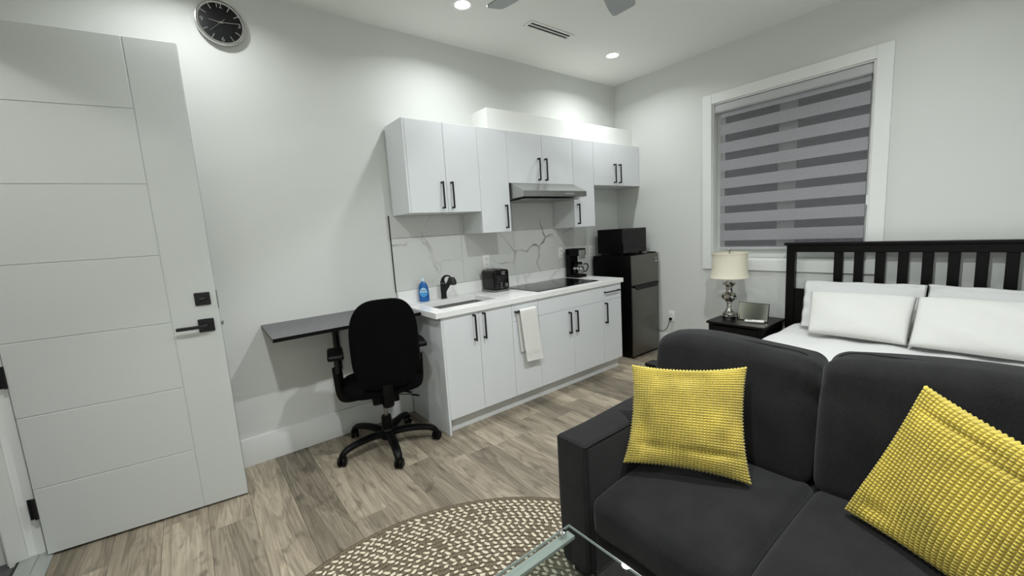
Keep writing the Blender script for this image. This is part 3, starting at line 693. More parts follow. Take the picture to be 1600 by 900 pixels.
# towel over the drawer handle
tw = thing('hand_towel', 'white terry hand towel hanging over the black drawer handle', 'towel', (-2.03, -0.655, 0.40))
def towel():
    bm = bmesh.new(); rows = []
    barz, bary = 0.807, YL-0.032
    prof = [(0.47, -0.0265+YL+0.015)]
    path = []
    for k in range(11): path.append((bary+0.0125, 0.470 + (barz-0.006-0.470)*k/10))          # back flap
    for k in range(1, 8): a = PI*k/8; path.append((bary+0.0125*math.cos(a), barz-0.004+0.0125*math.sin(a)))
    for k in range(22): path.append((bary-0.0125-0.0002*k, barz-0.006-(0.410)*k/21))
    W = 18
    for i, (y, z) in enumerate(path):
        row = []
        for j in range(W+1):
            u = j/W; low = max(0, (barz-z)/0.41)
            x = -2.110+0.168*u + 0.040*low + (0.0 if i > 12 else -0.012*low-0.01)
            fold = 0.005*low*math.sin(u*7.5+0.6)+0.002*low*math.sin(u*17+z*9)
            stripe = 0.0026*(1 if (i > 12 and (0.455 < z < 0.470 or 0.485 < z < 0.497 or z < 0.405)) else 0)
            yy = y + (-abs(fold)-stripe if i > 14 else 0.0)
            row.append(bm.verts.new((x, yy, z - 0.010*u*low)))
        rows.append(row)
    for a, b in zip(rows, rows[1:]):
        for j in range(W): bm.faces.new((a[j], a[j+1], b[j+1], b[j]))
    bmesh.ops.recalc_face_normals(bm, faces=bm.faces)
    bmesh.ops.solidify(bm, geom=bm.faces[:], thickness=0.004)
    return bm
obj('cloth', towel(), 'towel', tw, smooth=60)
# faucet
fa = thing('faucet', 'matte black single-lever faucet behind the sink', 'faucet', (-2.452, -0.090, WZ))
obj('body', lathe([(0.0, 0), (0.027, 0), (0.027, 0.004), (0.0235, 0.008), (0.0235, 0.125), (0.0245, 0.128), (0.0, 0.128)], 28), 'black_matte', fa, local=True)
obj('collar', lathe([(0.0225, 0.1265), (0.0248, 0.1265), (0.0248, 0.1300), (0.0225, 0.1300)], 28, close=False), 'chrome', fa, local=True)
obj('spout', tube([(0, -0.004, 0.050), (0.004, -0.035, 0.085), (0.009, -0.075, 0.125), (0.014, -0.108, 0.158)], [0.018, 0.018, 0.019, 0.020], 14), 'black_matte', fa, local=True)
sp = obj('spray_head', tube([(0.012, -0.092, 0.142), (0.015, -0.110, 0.160), (0.017, -0.128, 0.160), (0.018, -0.140, 0.142), (0.018, -0.144, 0.124)], [0.020, 0.025, 0.027, 0.027, 0.024], 18), 'black_matte', fa, local=True)
obj('nozzle', cyl((0.018, -0.1445, 0.1215), 0.019, 0.006, 'Z', 18), 'grey_metal', sp, local=True)
obj('lever', tube(spline([(0.0, 0.004, 0.131), (-0.001, -0.004, 0.160), (0.003, -0.035, 0.186), (0.009, -0.078, 0.192), (0.014, -0.108, 0.184)], 6), [0.0225, 0.0215, 0.020, 0.018, 0.0165, 0.015, 0.0138, 0.0128, 0.012, 0.0115, 0.011, 0.0105, 0.010, 0.0098, 0.0095, 0.0093, 0.009, 0.0088, 0.0085, 0.0083, 0.008, 0.0078, 0.0075, 0.0073, 0.007], 12, sq=(1, 0.8)), 'black_matte', fa, local=True)
# dish soap
so = thing('dish_soap_bottle', 'blue dish soap bottle with an oval label beside the faucet', 'soap bottle', (-2.625, -0.078, WZ), math.radians(-36))
prof = [(0.0, 0.036, 0.020), (0.006, 0.040, 0.023), (0.05, 0.0415, 0.024), (0.085, 0.0405, 0.024), (0.115, 0.037, 0.022), (0.14, 0.030, 0.019), (0.155, 0.018, 0.014), (0.163, 0.012, 0.012)]
bm = bmesh.new(); RR = []
for z, a, b in prof: RR.append([bm.verts.new((a*math.copysign(abs(math.cos(t))**0.85, math.cos(t)), b*math.copysign(abs(math.sin(t))**0.85, math.sin(t)), z)) for t in [2*PI*k/28 for k in range(28)]])
for a, b in zip(RR, RR[1:]):
    for k in range(28): bm.faces.new((a[k], a[(k+1) % 28], b[(k+1) % 28], b[k]))
bm.faces.new(RR[0]); bm.faces.new(RR[-1])
bo = obj('bottle', bm, 'soap_blue', so, local=True, smooth=50)
def oval(cx_, cz, a, b, y, y2): return prism([(cx_+a*math.cos(2*PI*k/26), cz+b*math.sin(2*PI*k/26)) for k in range(26)], lambda p, q, h: (p, -h-0.0*p, q), y, y2)
lb = obj('label', oval(0.002, 0.076, 0.030, 0.038, 0.0225, 0.0252), 'soap_label', bo, local=True)
lb['label'] = 'pale blue oval label'
obj('label_band', prism([(0.002+0.0285*math.cos(a), 0.0755+0.0365*math.sin(a)) for a in [PI+PI*k/14 for k in range(15)]], lambda p, q, h: (p, -h, q), 0.0252, 0.0256), 'soap_label_low', bo, local=True)
obj('lettering', xf(text_mesh('Dawn', 0.019), Matrix.Translation((0.002, -0.0256, 0.092)) @ M90), 'soap_text', bo, local=True, smooth=0)
cp = obj('cap', lathe([(0.013, 0.163), (0.0145, 0.165), (0.0145, 0.178), (0.012, 0.181), (0.0075, 0.183), (0.0065, 0.196), (0.0, 0.197)], 20), 'soap_cap', so, local=True)
# toaster
ts = thing('toaster', 'black two-slice toaster on the worktop under the outlet', 'toaster', (-1.950, -0.140, WZ), 0)
tb = obj('body', rbox((0, 0, 0.102), (0.082, 0.104, 0.088), 0.022, n=5, puff=(0.004, 0.003, 0.004)), 'black_gloss', ts, local=True)
obj('base_plate', rbox((0, 0, 0.011), (0.084, 0.106, 0.006), 0.005, n=3), 'grey_metal', ts, local=True)
for dx in (-0.055, 0.055):
    for dy in (-0.08, 0.08): obj('foot', cyl((dx, dy, 0.003), 0.009, 0.006, 'Z', 10), 'rubber', ts, local=True)
for dx in (-0.028, 0.028): obj('slot', box(dx-0.011, dx+0.011, -0.075, 0.075, 0.1885, 0.1948, bev=0.001), 'slot_dark', ts, local=True)
ld = obj('lever', boxes((-0.004, 0.004, -0.112, -0.1055, 0.055, 0.165), bev=0.001), 'slot_dark', ts, local=True)
obj('lever_knob', rbox((0.0, -0.118, 0.158), (0.020, 0.010, 0.007), 0.004, n=2), 'grey_metal', ld, local=True)
obj('dial', cyl((0.036, -0.112, 0.055), 0.017, 0.014, 'Y', 20, bev=0.002), 'grey_metal', ts, local=True)
for k in range(3): obj('button', cyl((-0.016, -0.1095, 0.035+0.020*k), 0.007, 0.008, 'Y', 12), 'grey_metal', ts, local=True)
obj('badge', box(-0.01, 0.036, -0.1095, -0.1075, 0.168, 0.178), 'grey_metal', ts, local=True, smooth=0)
obj('cord', tube(spline([(0.03, 0.09, 0.03), (0.085, 0.075, 0.012), (0.10, 0.02, 0.008), (0.094, -0.05, 0.006), (0.09, -0.055, 0.02), (0.10, -0.02, 0.028), (0.115, 0.07, 0.012)], 6), 0.0035, 8), 'rubber', ts, local=True)
# cooktop
kt = thing('cooktop', 'black glass cooktop set into the worktop', 'cooktop', (-1.432, -0.332, WZ))
obj('glass', box(-1.818, -1.046, -0.565, -0.100, WZ+0.0003, WZ+0.0058, bev=0.0015), 'black_gloss', kt)
for bx, by, br in ((-1.63, -0.22, 0.085), (-1.63, -0.43, 0.105), (-1.24, -0.22, 0.105), (-1.24, -0.43, 0.085)):
    obj('burner_ring', lathe([(br-0.0015, 0.0), (br, 0.0002), (br+0.0015, 0.0)], 48, c=(bx, by, WZ+0.0059), close=False), 'burner', kt)
# coffee maker
cm = thing('coffee_maker', 'black drip coffee maker at the far end of the worktop', 'coffee maker', (-0.905, -0.140, WZ), math.radians(0))
obj('base', rbox((0, -0.005, 0.016), (0.064, 0.090, 0.015), 0.008, n=3), 'black_plastic', cm, local=True)
obj('tower', rbox((0, 0.052, 0.15), (0.064, 0.033, 0.148), 0.012, n=3), 'black_plastic', cm, local=True)
hdd = obj('brew_head', rbox((0, -0.012, 0.262), (0.064, 0.082, 0.038), 0.012, n=3), 'black_plastic', cm, local=True)
obj('steel_band', rbox((0.0, -0.0925, 0.238), (0.046, 0.004, 0.046), 0.003, n=2), 'steel', hdd, local=True)
cf = obj('carafe', lathe([(0.0, 0.032), (0.048, 0.032), (0.056, 0.05), (0.056, 0.095), (0.044, 0.130), (0.042, 0.140)], 26, c=(0, -0.038, 0), close=False), 'carafe_glass', cm, local=True)
obj('carafe_lid', lathe([(0.044, 0.136), (0.046, 0.146), (0.036, 0.158), (0.0, 0.160)], 24, c=(0, -0.038, 0)), 'black_plastic', cf, local=True)
obj('carafe_band', lathe([(0.0555, 0.088), (0.058, 0.088), (0.058, 0.104), (0.0535, 0.104)], 26, c=(0, -0.038, 0), close=False), 'chrome', cf, local=True)
obj('carafe_handle', tube(spline([(0.038, -0.075, 0.132), (0.066, -0.096, 0.135), (0.075, -0.105, 0.10), (0.060, -0.088, 0.060), (0.044, -0.070, 0.06)], 5), 0.006, 8), 'black_plastic', cf, local=True)
# range hood
rh = thing('range_hood', 'stainless steel slim range hood below the wall cabinet', 'range hood', (-1.47, 0, 1.70))
hx0, hx1 = -1.8505, -1.0755
side = [(-0.0125, 1.8345), (-0.318, 1.8345), (-0.478, 1.756), (-0.478, 1.7085), (-0.0125, 1.690)]
obj('canopy', prism(side, lambda a, b, h: (h, a, b), hx0, hx1, bev=0.0015), 'steel', rh)
obj('filter', box(hx0+0.05, hx1-0.05, -0.43, -0.06, 1.688, 1.6955), 'grey_metal', rh, smooth=0)
for k in range(6): obj('button', box(-1.352+0.019*k, -1.344+0.019*k, -0.4795, -0.4778, 1.729, 1.737), 'hood_button', rh, smooth=0)
# refrigerator
fr = thing('refrigerator', 'small stainless steel refrigerator with black sides in the corner', 'refrigerator', (-0.282, -0.30, 0))
RX0, RX1, RYF = -0.524, -0.040, -0.5608
obj('body', box(RX0+0.004, RX1-0.004, RYF+0.058, -0.045, 0.03, 1.094, bev=0.004), 'black_plastic', fr)
def fdoor(z0, z1):
    d = obj('door', box(RX0, RX1, RYF+0.012, RYF+0.054, z0, z1, bev=0.003), 'black_plastic', fr)
    obj('door_skin', box(RX0, RX1, RYF, RYF+0.0125, z0, z1, bev=0.004, seg=2), 'fridge_steel', d)
    return d
d1 = fdoor(0.787, 1.100); d2 = fdoor(0.032, 0.762)
obj('badge', box(-0.10, -0.062, RYF-0.0008, RYF+0.0002, 1.045, 1.052), 'chrome', d1, smooth=0)
obj('badge', box(-0.092, -0.068, RYF-0.0008, RYF+0.0002, 1.005, 1.025), 'chrome', d1, smooth=0)
obj('grip_recess', box(RX0+0.002, RX1-0.002, RYF+0.006, RYF+0.05, 0.7625, 0.7865), 'black_gloss', fr, smooth=0)
obj('grip', prism([(RX0+0.02, 0.785), (RX1-0.01, 0.785), (RX1-0.05, 0.738), (RX0+0.09, 0.738)], lambda a, b, h: (a, -h, b), -RYF-0.001, -RYF+0.014, bev=0.002), 'slot_dark', fr)
obj('top_hinge', boxes((RX1-0.07, RX1-0.01, RYF+0.02, RYF+0.10, 1.1005, 1.112), bev=0.003), 'black_plastic', fr)
for fx in (RX0+0.04, RX1-0.04):
    for fy in (RYF+0.09, -0.09): obj('foot', cyl((fx, fy, 0.0155), 0.018, 0.029, 'Z', 12), 'black_plastic', fr)
# microwave
mw = thing('microwave', 'black microwave oven sitting on the refrigerator', 'microwave', (-0.30, -0.285, 1.1125))
MX0, MX1, MYF, MYB, MZ0, MZ1 = -0.505, -0.092, -0.450, -0.110, 1.1215, 1.380
obj('case', box(MX0, MX1, MYF+0.022, MYB, MZ0, MZ1, bev=0.003), 'black_plastic', mw)
md = obj('door', box(MX0, MX1-0.095, MYF, MYF+0.0215, MZ0, MZ1, bev=0.003), 'black_gloss', mw)
obj('window', box(MX0+0.04, MX1-0.135, MYF-0.0008, MYF+0.001, MZ0+0.05, MZ1-0.045), 'clock_face', md, smooth=0)
obj('control_panel', box(MX1-0.0945, MX1, MYF, MYF+0.0215, MZ0, MZ1, bev=0.003), 'black_gloss', mw)
for fx in (MX0+0.04, MX1-0.04):
    for fy in (MYF+0.05, MYB-0.04): obj('foot', cyl((fx, fy, 1.1079), 0.012, 0.0272, 'Z', 10), 'rubber', mw)
# ------------------------------------------------------------------ wall desk
dk = thing('wall_desk', 'dark grey wall-mounted desk shelf behind the office chair', 'desk', (-3.30, 0, 0.88))
DX0, DX1 = -3.768, -2.838
def dz(y): return 0.920 + 0.020*(y/0.44)          # sags a little towards the room
def slab(x0, x1, y0, y1, t0, t1):
    bm = bmesh.new(); vs = {}
    for i, x_ in enumerate((x0, x1)):
        for j, y_ in enumerate((y0, y1)):
            for k, t_ in enumerate((t0, t1)): vs[i, j, k] = bm.verts.new((x_, y_, dz(y_)-t_))
    for f in (((0,0,0),(1,0,0),(1,1,0),(0,1,0)), ((0,0,1),(0,1,1),(1,1,1),(1,0,1)), ((0,0,0),(0,0,1),(1,0,1),(1,0,0)), ((0,1,0),(1,1,0),(1,1,1),(0,1,1)), ((0,0,0),(0,1,0),(0,1,1),(0,0,1)), ((1,0,0),(1,0,1),(1,1,1),(1,1,0))):
        bm.faces.new([vs[q] for q in f])
    return bm
obj('top', slab(DX0, DX1, -0.442, -0.001, 0.0, 0.022), 'desk_top', dk, smooth=0)
obj('front_edge', slab(DX0, DX1, -0.4435, -0.4421, 0.0003, 0.022), 'desk_edge', dk, smooth=0)
for bx in (-3.318, -2.98):
    br = obj('bracket', boxes((bx-0.020, bx+0.020, -0.020, -0.0005, 0.50, 0.895), (bx-0.020, bx+0.020, -0.36, -0.020, 0.865, 0.882), bev=0.002), 'black_metal', dk)
    obj('bracket_rail', boxes((bx-0.024, bx-0.0205, -0.030, -0.0005, 0.50, 0.89), (bx-0.012, bx-0.006, -0.0225, -0.020, 0.50, 0.86)), 'grey_metal', br, smooth=0)

# ------------------------------------------------------------------ office chair (local: +y is forward)
oc = thing('office_chair', 'black fabric swivel office chair pushed up to the wall desk', 'office chair', (-3.155, -0.415, 0), math.radians(-14))
bm = lathe([(0.0, 0.062), (0.045, 0.062), (0.048, 0.075), (0.046, 0.125), (0.036, 0.135), (0.033, 0.215), (0.030, 0.225), (0.0, 0.225)], 24)
obj('hub', bm, 'black_plastic', oc, local=True)
obj('gas_lift', cyl((0, 0, 0.30), 0.0135, 0.17, 'Z', 18), 'grey_metal', oc, local=True)
for k in range(5):
    a = math.radians(57 + 72*k); R = Matrix.Rotation(a, 4, 'Z')
    pts = spline([(0.03, 0, 0.100), (0.12, 0, 0.112), (0.22, 0, 0.108), (0.295, 0, 0.093), (0.325, 0, 0.070), (0.330, 0, 0.055)], 5)
    lg = obj('leg', xf(tube(pts, [0.034-0.012*i/(len(pts)-1) for i in range(len(pts))], 12, sq=(1, 0.72)), R), 'black_plastic', oc, local=True)
    cb = bmesh.new()
    tw_ = math.radians(40+95*k)
    for s in (-1, 1):
        g = lathe([(0.0, -0.012), (0.022, -0.012), (0.0305, -0.007), (0.0315, 0.0), (0.0305, 0.007), (0.022, 0.012), (0.0, 0.012)], 20)
        xf(g, Matrix.Translation((0.330, 0, 0.0318)) @ Matrix.Rotation(tw_, 4, 'Z') @ Matrix.Translation((0, 0.0145*s, 0)) @ Matrix.Rotation(PI/2, 4, 'X'))
        tm_ = bpy.data.meshes.new('t'); g.to_mesh(tm_); g.free(); cb.from_mesh(tm_); bpy.data.meshes.remove(tm_)
    add_cyl(cb, (0.330, 0, 0.052), 0.012, 0.030, 'Z', 12)
    obj('caster', xf(cb, R), 'black_plastic', lg, local=True)
mc = obj('mechanism', rbox((0, -0.02, 0.388), (0.085, 0.12, 0.030), 0.012, n=3), 'black_plastic', oc, local=True)
for pts in ([(0.06, 0.02, 0.392), (0.15, 0.0, 0.398), (0.19, -0.02, 0.405)], [(0.06, -0.06, 0.385), (0.16, -0.09, 0.372), (0.20, -0.11, 0.362)], [(0.07, -0.02, 0.385), (0.13, -0.05, 0.385), (0.16, -0.07, 0.380)]):
    lvr = tube(pts, [0.004, 0.005, 0.010], 8, sq=(1, 0.6)); add_tube(lvr, [pts[-1], tuple(b+0.5*(b-a) for a, b in zip(pts[-2], pts[-1]))], [0.011, 0.008], 8, sq=(1, 0.45))
    obj('adjustment_lever', lvr, 'black_plastic', mc, local=True)
seat_o = superellipse(0.262, 0.245, 3.2, 44)
obj('seat', pad(seat_o, 0.055, 0.050, lambda a, b, h: (a, b+0.01, 0.468 + h - 0.25*max(0, b-0.15)**2*10*0.3)), 'chair_fabric', oc, local=True)
def backmap(a, b, h):
    z = 0.785 + b
    return (a+0.018, -0.265 - 0.05*(b/0.29)*0.6 + 0.45*a*a - 0.10*(b+0.08)**2 - h, z)
back_o = superellipse(0.208, 0.292, 3.6, 56, taper=lambda t: 1.0 - 0.15*max(0, t)**2.5 - 0.04*max(0, -t)**2)
obj('backrest', pad(back_o, 0.026, 0.045, backmap, p=4), 'chair_fabric', oc, local=True)
obj('back_support', tube(spline([(0, -0.10, 0.375), (0, -0.24, 0.378), (0, -0.300, 0.42), (0, -0.305, 0.48), (0, -0.298, 0.54)], 6), 0.018, 10, sq=(1.7, 0.5)), 'black_plastic', oc, local=True)
for s in (-1, 0.90):
    ar = obj('armrest', rbox((0.272*s, -0.055, 0.735), (0.048, 0.125, 0.016), 0.013, n=5, fn=lambda X, Y, Z_, u, v, w_: (X, Y, Z_ - 0.012*v*v)), 'black_plastic', oc, local=True)
    st = tube(spline([(0.12*s, -0.03, 0.412), (0.225*s, -0.04, 0.415), (0.262*s, -0.05, 0.450), (0.270*s, -0.06, 0.56), (0.272*s, -0.06, 0.64)], 6), 0.022, 12, sq=(0.75, 1.4))
    obj('arm_post', st, 'black_plastic', ar, local=True)
    sl = bmesh.new(); add_box(sl, 0.272*s-0.014, 0.272*s+0.014, -0.085, -0.035, 0.60, 0.722, bev=0.004); add_box(sl, 0.272*s-0.03, 0.272*s+0.03, -0.12, 0.0, 0.706, 0.720, bev=0.004)
    obj('arm_slide', sl, 'black_metal', ar, local=True)

# ------------------------------------------------------------------ braided rug
RC = (-3.568, -2.276); RRAD = 1.066
rg = thing('braided_rug', 'round brown and cream braided rug under the coffee table', 'rug', (RC[0], RC[1], 0))
obj('backing', lathe([(0.0, 0.001), (RRAD-0.004, 0.001), (RRAD, 0.004), (RRAD-0.004, 0.0065), (0.0, 0.0065)], 120), 'rug_base', rg, local=True)
def strands(which):
    rnd = random.Random(11); vs, fs = [], []
    pitch = 0.048; r = RRAD - 0.004; ringn = 0
    while r > 0.03:
        for sub in (0, 1):
            rr_ = r - (0.25 if sub == 0 else 0.75)*pitch
            if rr_ < 0.02: continue
            n = max(6, int(2*PI*(r-0.5*pitch)/0.0185)); n += n % 2
            if sub == 0: ph = rnd.random()*6.28
            for k in range(n):
                light = (k + sub) % 2 == 0 and (ringn > 0 or sub == 1)
                flip = rnd.random()
                jit = rnd.uniform(-0.12, 0.12); js = rnd.uniform(0.8, 1.2); jr = rnd.uniform(-0.0015, 0.0015)
                if light and flip < 0.06: light = False
                if (which == 'light') != light: continue
                a = ph + 2*PI*k/n
                ln = (0.0165 if light else 0.0160)*js; wd = 0.0072*js if light else 0.0105
                tilt = (0.15 if sub == 0 else -0.62) + jit*1.6
                cxx, cyy = (rr_+jr)*math.cos(a), (rr_+jr)*math.sin(a)
                tx, ty = -math.sin(a), math.cos(a); ct_, st_ = math.cos(tilt), math.sin(tilt)
                ux, uy = tx*ct_ - ty*st_, tx*st_ + ty*ct_; px, py = -uy, ux
                b0 = len(vs); zt = 0.0125 if light else 0.0112
                for (q, s_, z_) in ((-1, 0, 0.006), (-0.45, -1, 0.006), (0.45, -1, 0.006), (1, 0, 0.006), (0.45, 1, 0.006), (-0.45, 1, 0.006), (-0.5, 0, zt), (0.5, 0, zt)):
                    vs.append((cxx+ux*q*ln+px*s_*wd, cyy+uy*q*ln+py*s_*wd, z_))
                for f in ((0, 1, 6), (1, 2, 7, 6), (2, 3, 7), (3, 4, 7), (4, 5, 6, 7), (5, 0, 6)): fs.append(tuple(b0+i for i in f))
        r -= pitch; ringn += 1
    me = bpy.data.meshes.new(which+'_strands'); me.from_pydata(vs, [], fs); me.materials.append(MATS['rug_'+which])
    for p in me.polygons: p.use_smooth = True
    o = bpy.data.objects.new(which+'_strands', me); COL.objects.link(o); o.parent = rg; o['kind'] = 'stuff'
strands('light'); strands('dark')

# ------------------------------------------------------------------ glass coffee table
TZ = 0.342
gt = thing('coffee_table', 'glass coffee table at the bottom edge in front of the sofa', 'coffee table', (-3.41, -2.60, 0.0126))
tx0, tx1, ty0, ty1 = -3.69, -3.117, -3.06, -2.125
obj('glass_top', box(tx0, tx1, ty0, ty1, TZ-0.010, TZ, bev=0.0012), 'table_glass', gt, smooth=0)
for e in ((tx0, tx1, ty1-0.0015, ty1+0.0002), (tx0, tx1, ty0-0.0002, ty0+0.0022), (tx1-0.0015, tx1+0.0002, ty0, ty1), (tx0-0.0002, tx0+0.0022, ty0, ty1)):
    obj('polished_edge', box(*e, TZ-0.0098, TZ-0.0002), 'edge_pale', gt, smooth=0)
for yy in (-2.141, -3.044):
    obj('top_rail', box(tx0+0.006, tx1-0.006, yy-0.019, yy+0.019, TZ-0.036, TZ-0.022, bev=0.0015), 'frost', gt)
    obj('side_panel', box(tx0+0.012, tx1-0.012, yy-0.005, yy+0.005, 0.0127, TZ-0.0362), 'edge_glass', gt, smooth=0)
    for xx in (-3.162, -3.645):
        so_ = obj('standoff', lathe([(0.0, TZ+0.007), (0.006, TZ+0.0065), (0.0115, TZ+0.003), (0.0125, TZ+0.0002)], 20, c=(xx, yy+0.003, 0)), 'chrome', gt)
        obj('pin', cyl((xx, yy+0.003, TZ-0.018), 0.006, 0.036, 'Z', 12), 'chrome', so_)
obj('shelf', box(tx0+0.02, tx1-0.02, -3.038, -2.147, 0.212, 0.220), 'table_glass', gt, smooth=0)
rm = thing('remote_control', 'black remote control with white and yellow buttons under the table glass', 'remote control', (-3.262, -2.272, 0.2202), math.radians(48))
obj('body', rbox((0, 0, 0.009), (0.022, 0.085, 0.009), 0.005, n=3), 'black_plastic', rm, local=True)
for j in range(7):
    for i in range(3):
        mm_ = 'button_white' if (i + j) % 3 else ('button_yellow' if j % 2 else 'button_red')
        obj('button', rbox((-0.012+0.012*i, 0.068-0.017*j, 0.0185), (0.0036, 0.0045, 0.0018), 0.0015, n=1), mm_, rm, local=True)

# ------------------------------------------------------------------ sofa
sf = thing('sofa', 'charcoal fabric two-seat sofa with the yellow pillows', 'sofa', (-2.62, -2.72, 0))
SYL, SYR = -1.985, -3.475
def armw(X, Y, Z_, u, v, w_):
    return (X, Y - 0.010*v*max(0, -w_)*0.8, Z_ + 0.004*math.sin(3*u))
for y0, y1, nm in ((-2.147, SYL, 0), (SYR, -3.313, 1)):
    a_ = obj('arm', rbox((-2.728, (y0+y1)/2, 0.345), (0.307, (y1-y0)/2, 0.275), 0.020, n=8, puff=(0.006, 0.006, 0.004), fn=armw), 'sofa_fabric', sf)
    yi = y0+0.004 if nm == 0 else y1-0.004
    yo = y1-0.008 if nm == 0 else y0+0.008
    sea = tube(spline([(-2.45, yi, 0.612), (-2.75, yi, 0.616), (-3.018, yi, 0.616), (-3.034, yi, 0.600), (-3.036, yi, 0.35), (-3.034, yi, 0.09)], 6), 0.0026, 6)
    add_tube(sea, [(-3.030, yi, 0.611), (-3.033, (yi+yo)/2, 0.613), (-3.030, yo, 0.611)], 0.0026, 6)
    obj('piping', sea, 'sofa_fabric', a_)
obj('base', box(-3.005, -2.42, -3.3125, -2.1475, 0.045, 0.262, bev=0.012, seg=2), 'sofa_fabric', sf)
obj('back_frame', box(-2.418, -2.185, SYR, SYL, 0.045, 0.40, bev=0.012, seg=2), 'sofa_fabric', sf)
for fx in (-2.97, -2.25):
    for fy in (SYL-0.07, SYR+0.07): obj('foot', box(fx-0.03, fx+0.03, fy-0.03, fy+0.03, 0.0127 if fx < -2.6 else 0.0005, 0.046, bev=0.003), 'espresso', sf)
for y0, y1 in ((-2.679, -2.150), (-3.311, -2.682)):
    hy = (y1-y0)/2
    def seatfn(X, Y, Z_, u, v, w_):
        return (X + 0.004*math.sin(5*v), Y, Z_ - (0.022*max(0, -u)**3 if w_ > 0 else 0) - 0.010*max(0, u)**2)
    sc_ = obj('seat_cushion', rbox((-2.695, (y0+y1)/2, 0.350), (0.331, hy, 0.087), 0.040, n=10, puff=(0.012, 0.0, 0.016), fn=seatfn), 'sofa_fabric', sf)
    obj('seam', tube(spline([(-2.50, y1-0.008, 0.402), (-2.80, y1-0.008, 0.400), (-2.99, y1-0.012, 0.378), (-3.016, y1-0.035, 0.372), (-3.024, (y0+y1)/2, 0.378), (-3.016, y0+0.035, 0.372), (-2.99, y0+0.012, 0.378), (-2.80, y0+0.008, 0.400), (-2.50, y0+0.008, 0.402)], 6), 0.0022, 6), 'sofa_fabric', sc_)
for i, (y0, y1, zt) in enumerate(((-2.662, -1.992, 0.895), (-3.468, -2.672, 0.922))):
    hy = (y1-y0)/2; hz = (zt-0.402)/2
    def backfn(X, Y, Z_, u, v, w_, i=i):
        lean = 0.055*(w_+1)*0.75
        sag = 0.022*abs(v)**3.0*max(0, w_)                         # corners droop
        e = v if i == 0 else -v
        wr = 0.009*math.sin(13*w_ + 5*u)*max(0, -e - 0.60)**2*5.0*max(0, min(1, (w_-0.1)*2))     # gathers at the middle seam
        return (X + lean + wr - 0.012*max(0, 1-v*v)*max(0, 0.4-abs(w_-0.1)), Y + wr*0.5, Z_ - sag + 0.006*math.sin(3.4*v+i*2)*max(0, w_))
    bc = obj('back_cushion', rbox((-2.318, (y0+y1)/2, 0.402+hz), (0.098, hy, hz), 0.052, n=12, puff=(0.016, 0.010, 0.012), fn=backfn), 'sofa_fabric', sf)
    ztop = 0.402+2*hz
    obj('seam', tube(spline([(-2.305, y1-0.010, 0.60), (-2.272, y1-0.014, ztop-0.10), (-2.262, y1-0.05, ztop-0.012), (-2.258, y1-0.2, ztop+0.004), (-2.258, (y0+y1)/2, ztop+0.009), (-2.258, y0+0.2, ztop+0.004), (-2.262, y0+0.05, ztop-0.012), (-2.272, y0+0.014, ztop-0.10), (-2.305, y0+0.010, 0.60)], 8), 0.0022, 6), 'sofa_fabric', bc)

# ------------------------------------------------------------------ pillows
def pillow_bm(corners, T, n=40, concave=0.05, power=0.42, bumps=None, wr=0.0, seed=0, flange=0.0, dents=(), back=1.0):
    """corners BL, BR, TR, TL (world), T half thickness; bumps=(cells_u, cells_v, height)"""
    BL, BR, TR, TL = [Vector(c) for c in corners]
    nrm = ((BR-BL).cross(TL-BL) + (TR-TL).cross(TR-BR)).normalized()
    bm = bmesh.new(); grid = {}
    rnd = random.Random(seed); P = [(rnd.uniform(2, 7), rnd.uniform(2, 7), rnd.uniform(0, 6)) for _ in range(5)]
    for side in (1, -1):
        for i in range(n+1):
            for j in range(n+1):
                edge = i in (0, n) or j in (0, n)
                if side == -1 and edge: grid[side, i, j] = grid[1, i, j]; continue
                u, v = -1+2*i/n, -1+2*j/n
                uu = u*(1-concave*(1-v*v)*u*u); vv = v*(1-concave*(1-u*u)*v*v)
                s, t = (uu+1)/2, (vv+1)/2
                p = BL*(1-s)*(1-t) + BR*s*(1-t) + TR*s*t + TL*(1-s)*t
                fu, fv = min(1, abs(u)/(1-flange)), min(1, abs(v)/(1-flange))
                h = T*(max(0, (1-fu*fu))*max(0, (1-fv*fv)))**power
                if flange and (fu >= 1 or fv >= 1): h = 0.004*(1 if not edge else 0)
                w_ = sum(math.sin(a*u+b*v+c_) for a, b, c_ in P)/5
                h += wr*w_*(max(0, (1-u*u)*(1-v*v)))**0.5
                for du, dv, dr_, dh in dents:
                    h -= dh*math.exp(-(((u-du)/dr_[0])**2+((v-dv)/dr_[1])**2))*(1-max(abs(u), abs(v))**6)
                if bumps:
                    cu, cv, bh_ = bumps
                    g = min(1, 1.35*abs(math.sin(PI*cu*(u+1)/2)))**0.8 * min(1, 1.35*abs(math.sin(PI*cv*(v+1)/2)))**0.8
                    h += bh_*g*(1 if not edge else 0)
                off = nrm*h*side*(1 if side == 1 else back)
                if edge and bumps: off = Vector((0, 0, 0)); p = p + (p-(BL+BR+TR+TL)/4).normalized()*bumps[2]*0.8*abs(math.sin(PI*bumps[0]*(u+v)/2))
                if flange and (abs(u) > 1-flange or abs(v) > 1-flange): off = off + nrm*0.006*math.sin(9*u+11*v+seed)
                grid[side, i, j] = bm.verts.new(p+off)
    for side in (1, -1):
        for i in range(n):
            for j in range(n):
                q = [grid[side, i, j], grid[side, i+1, j], grid[side, i+1, j+1], grid[side, i, j+1]]
                try: bm.faces.new(q if side == 1 else q[::-1])
                except ValueError: pass
    return bm
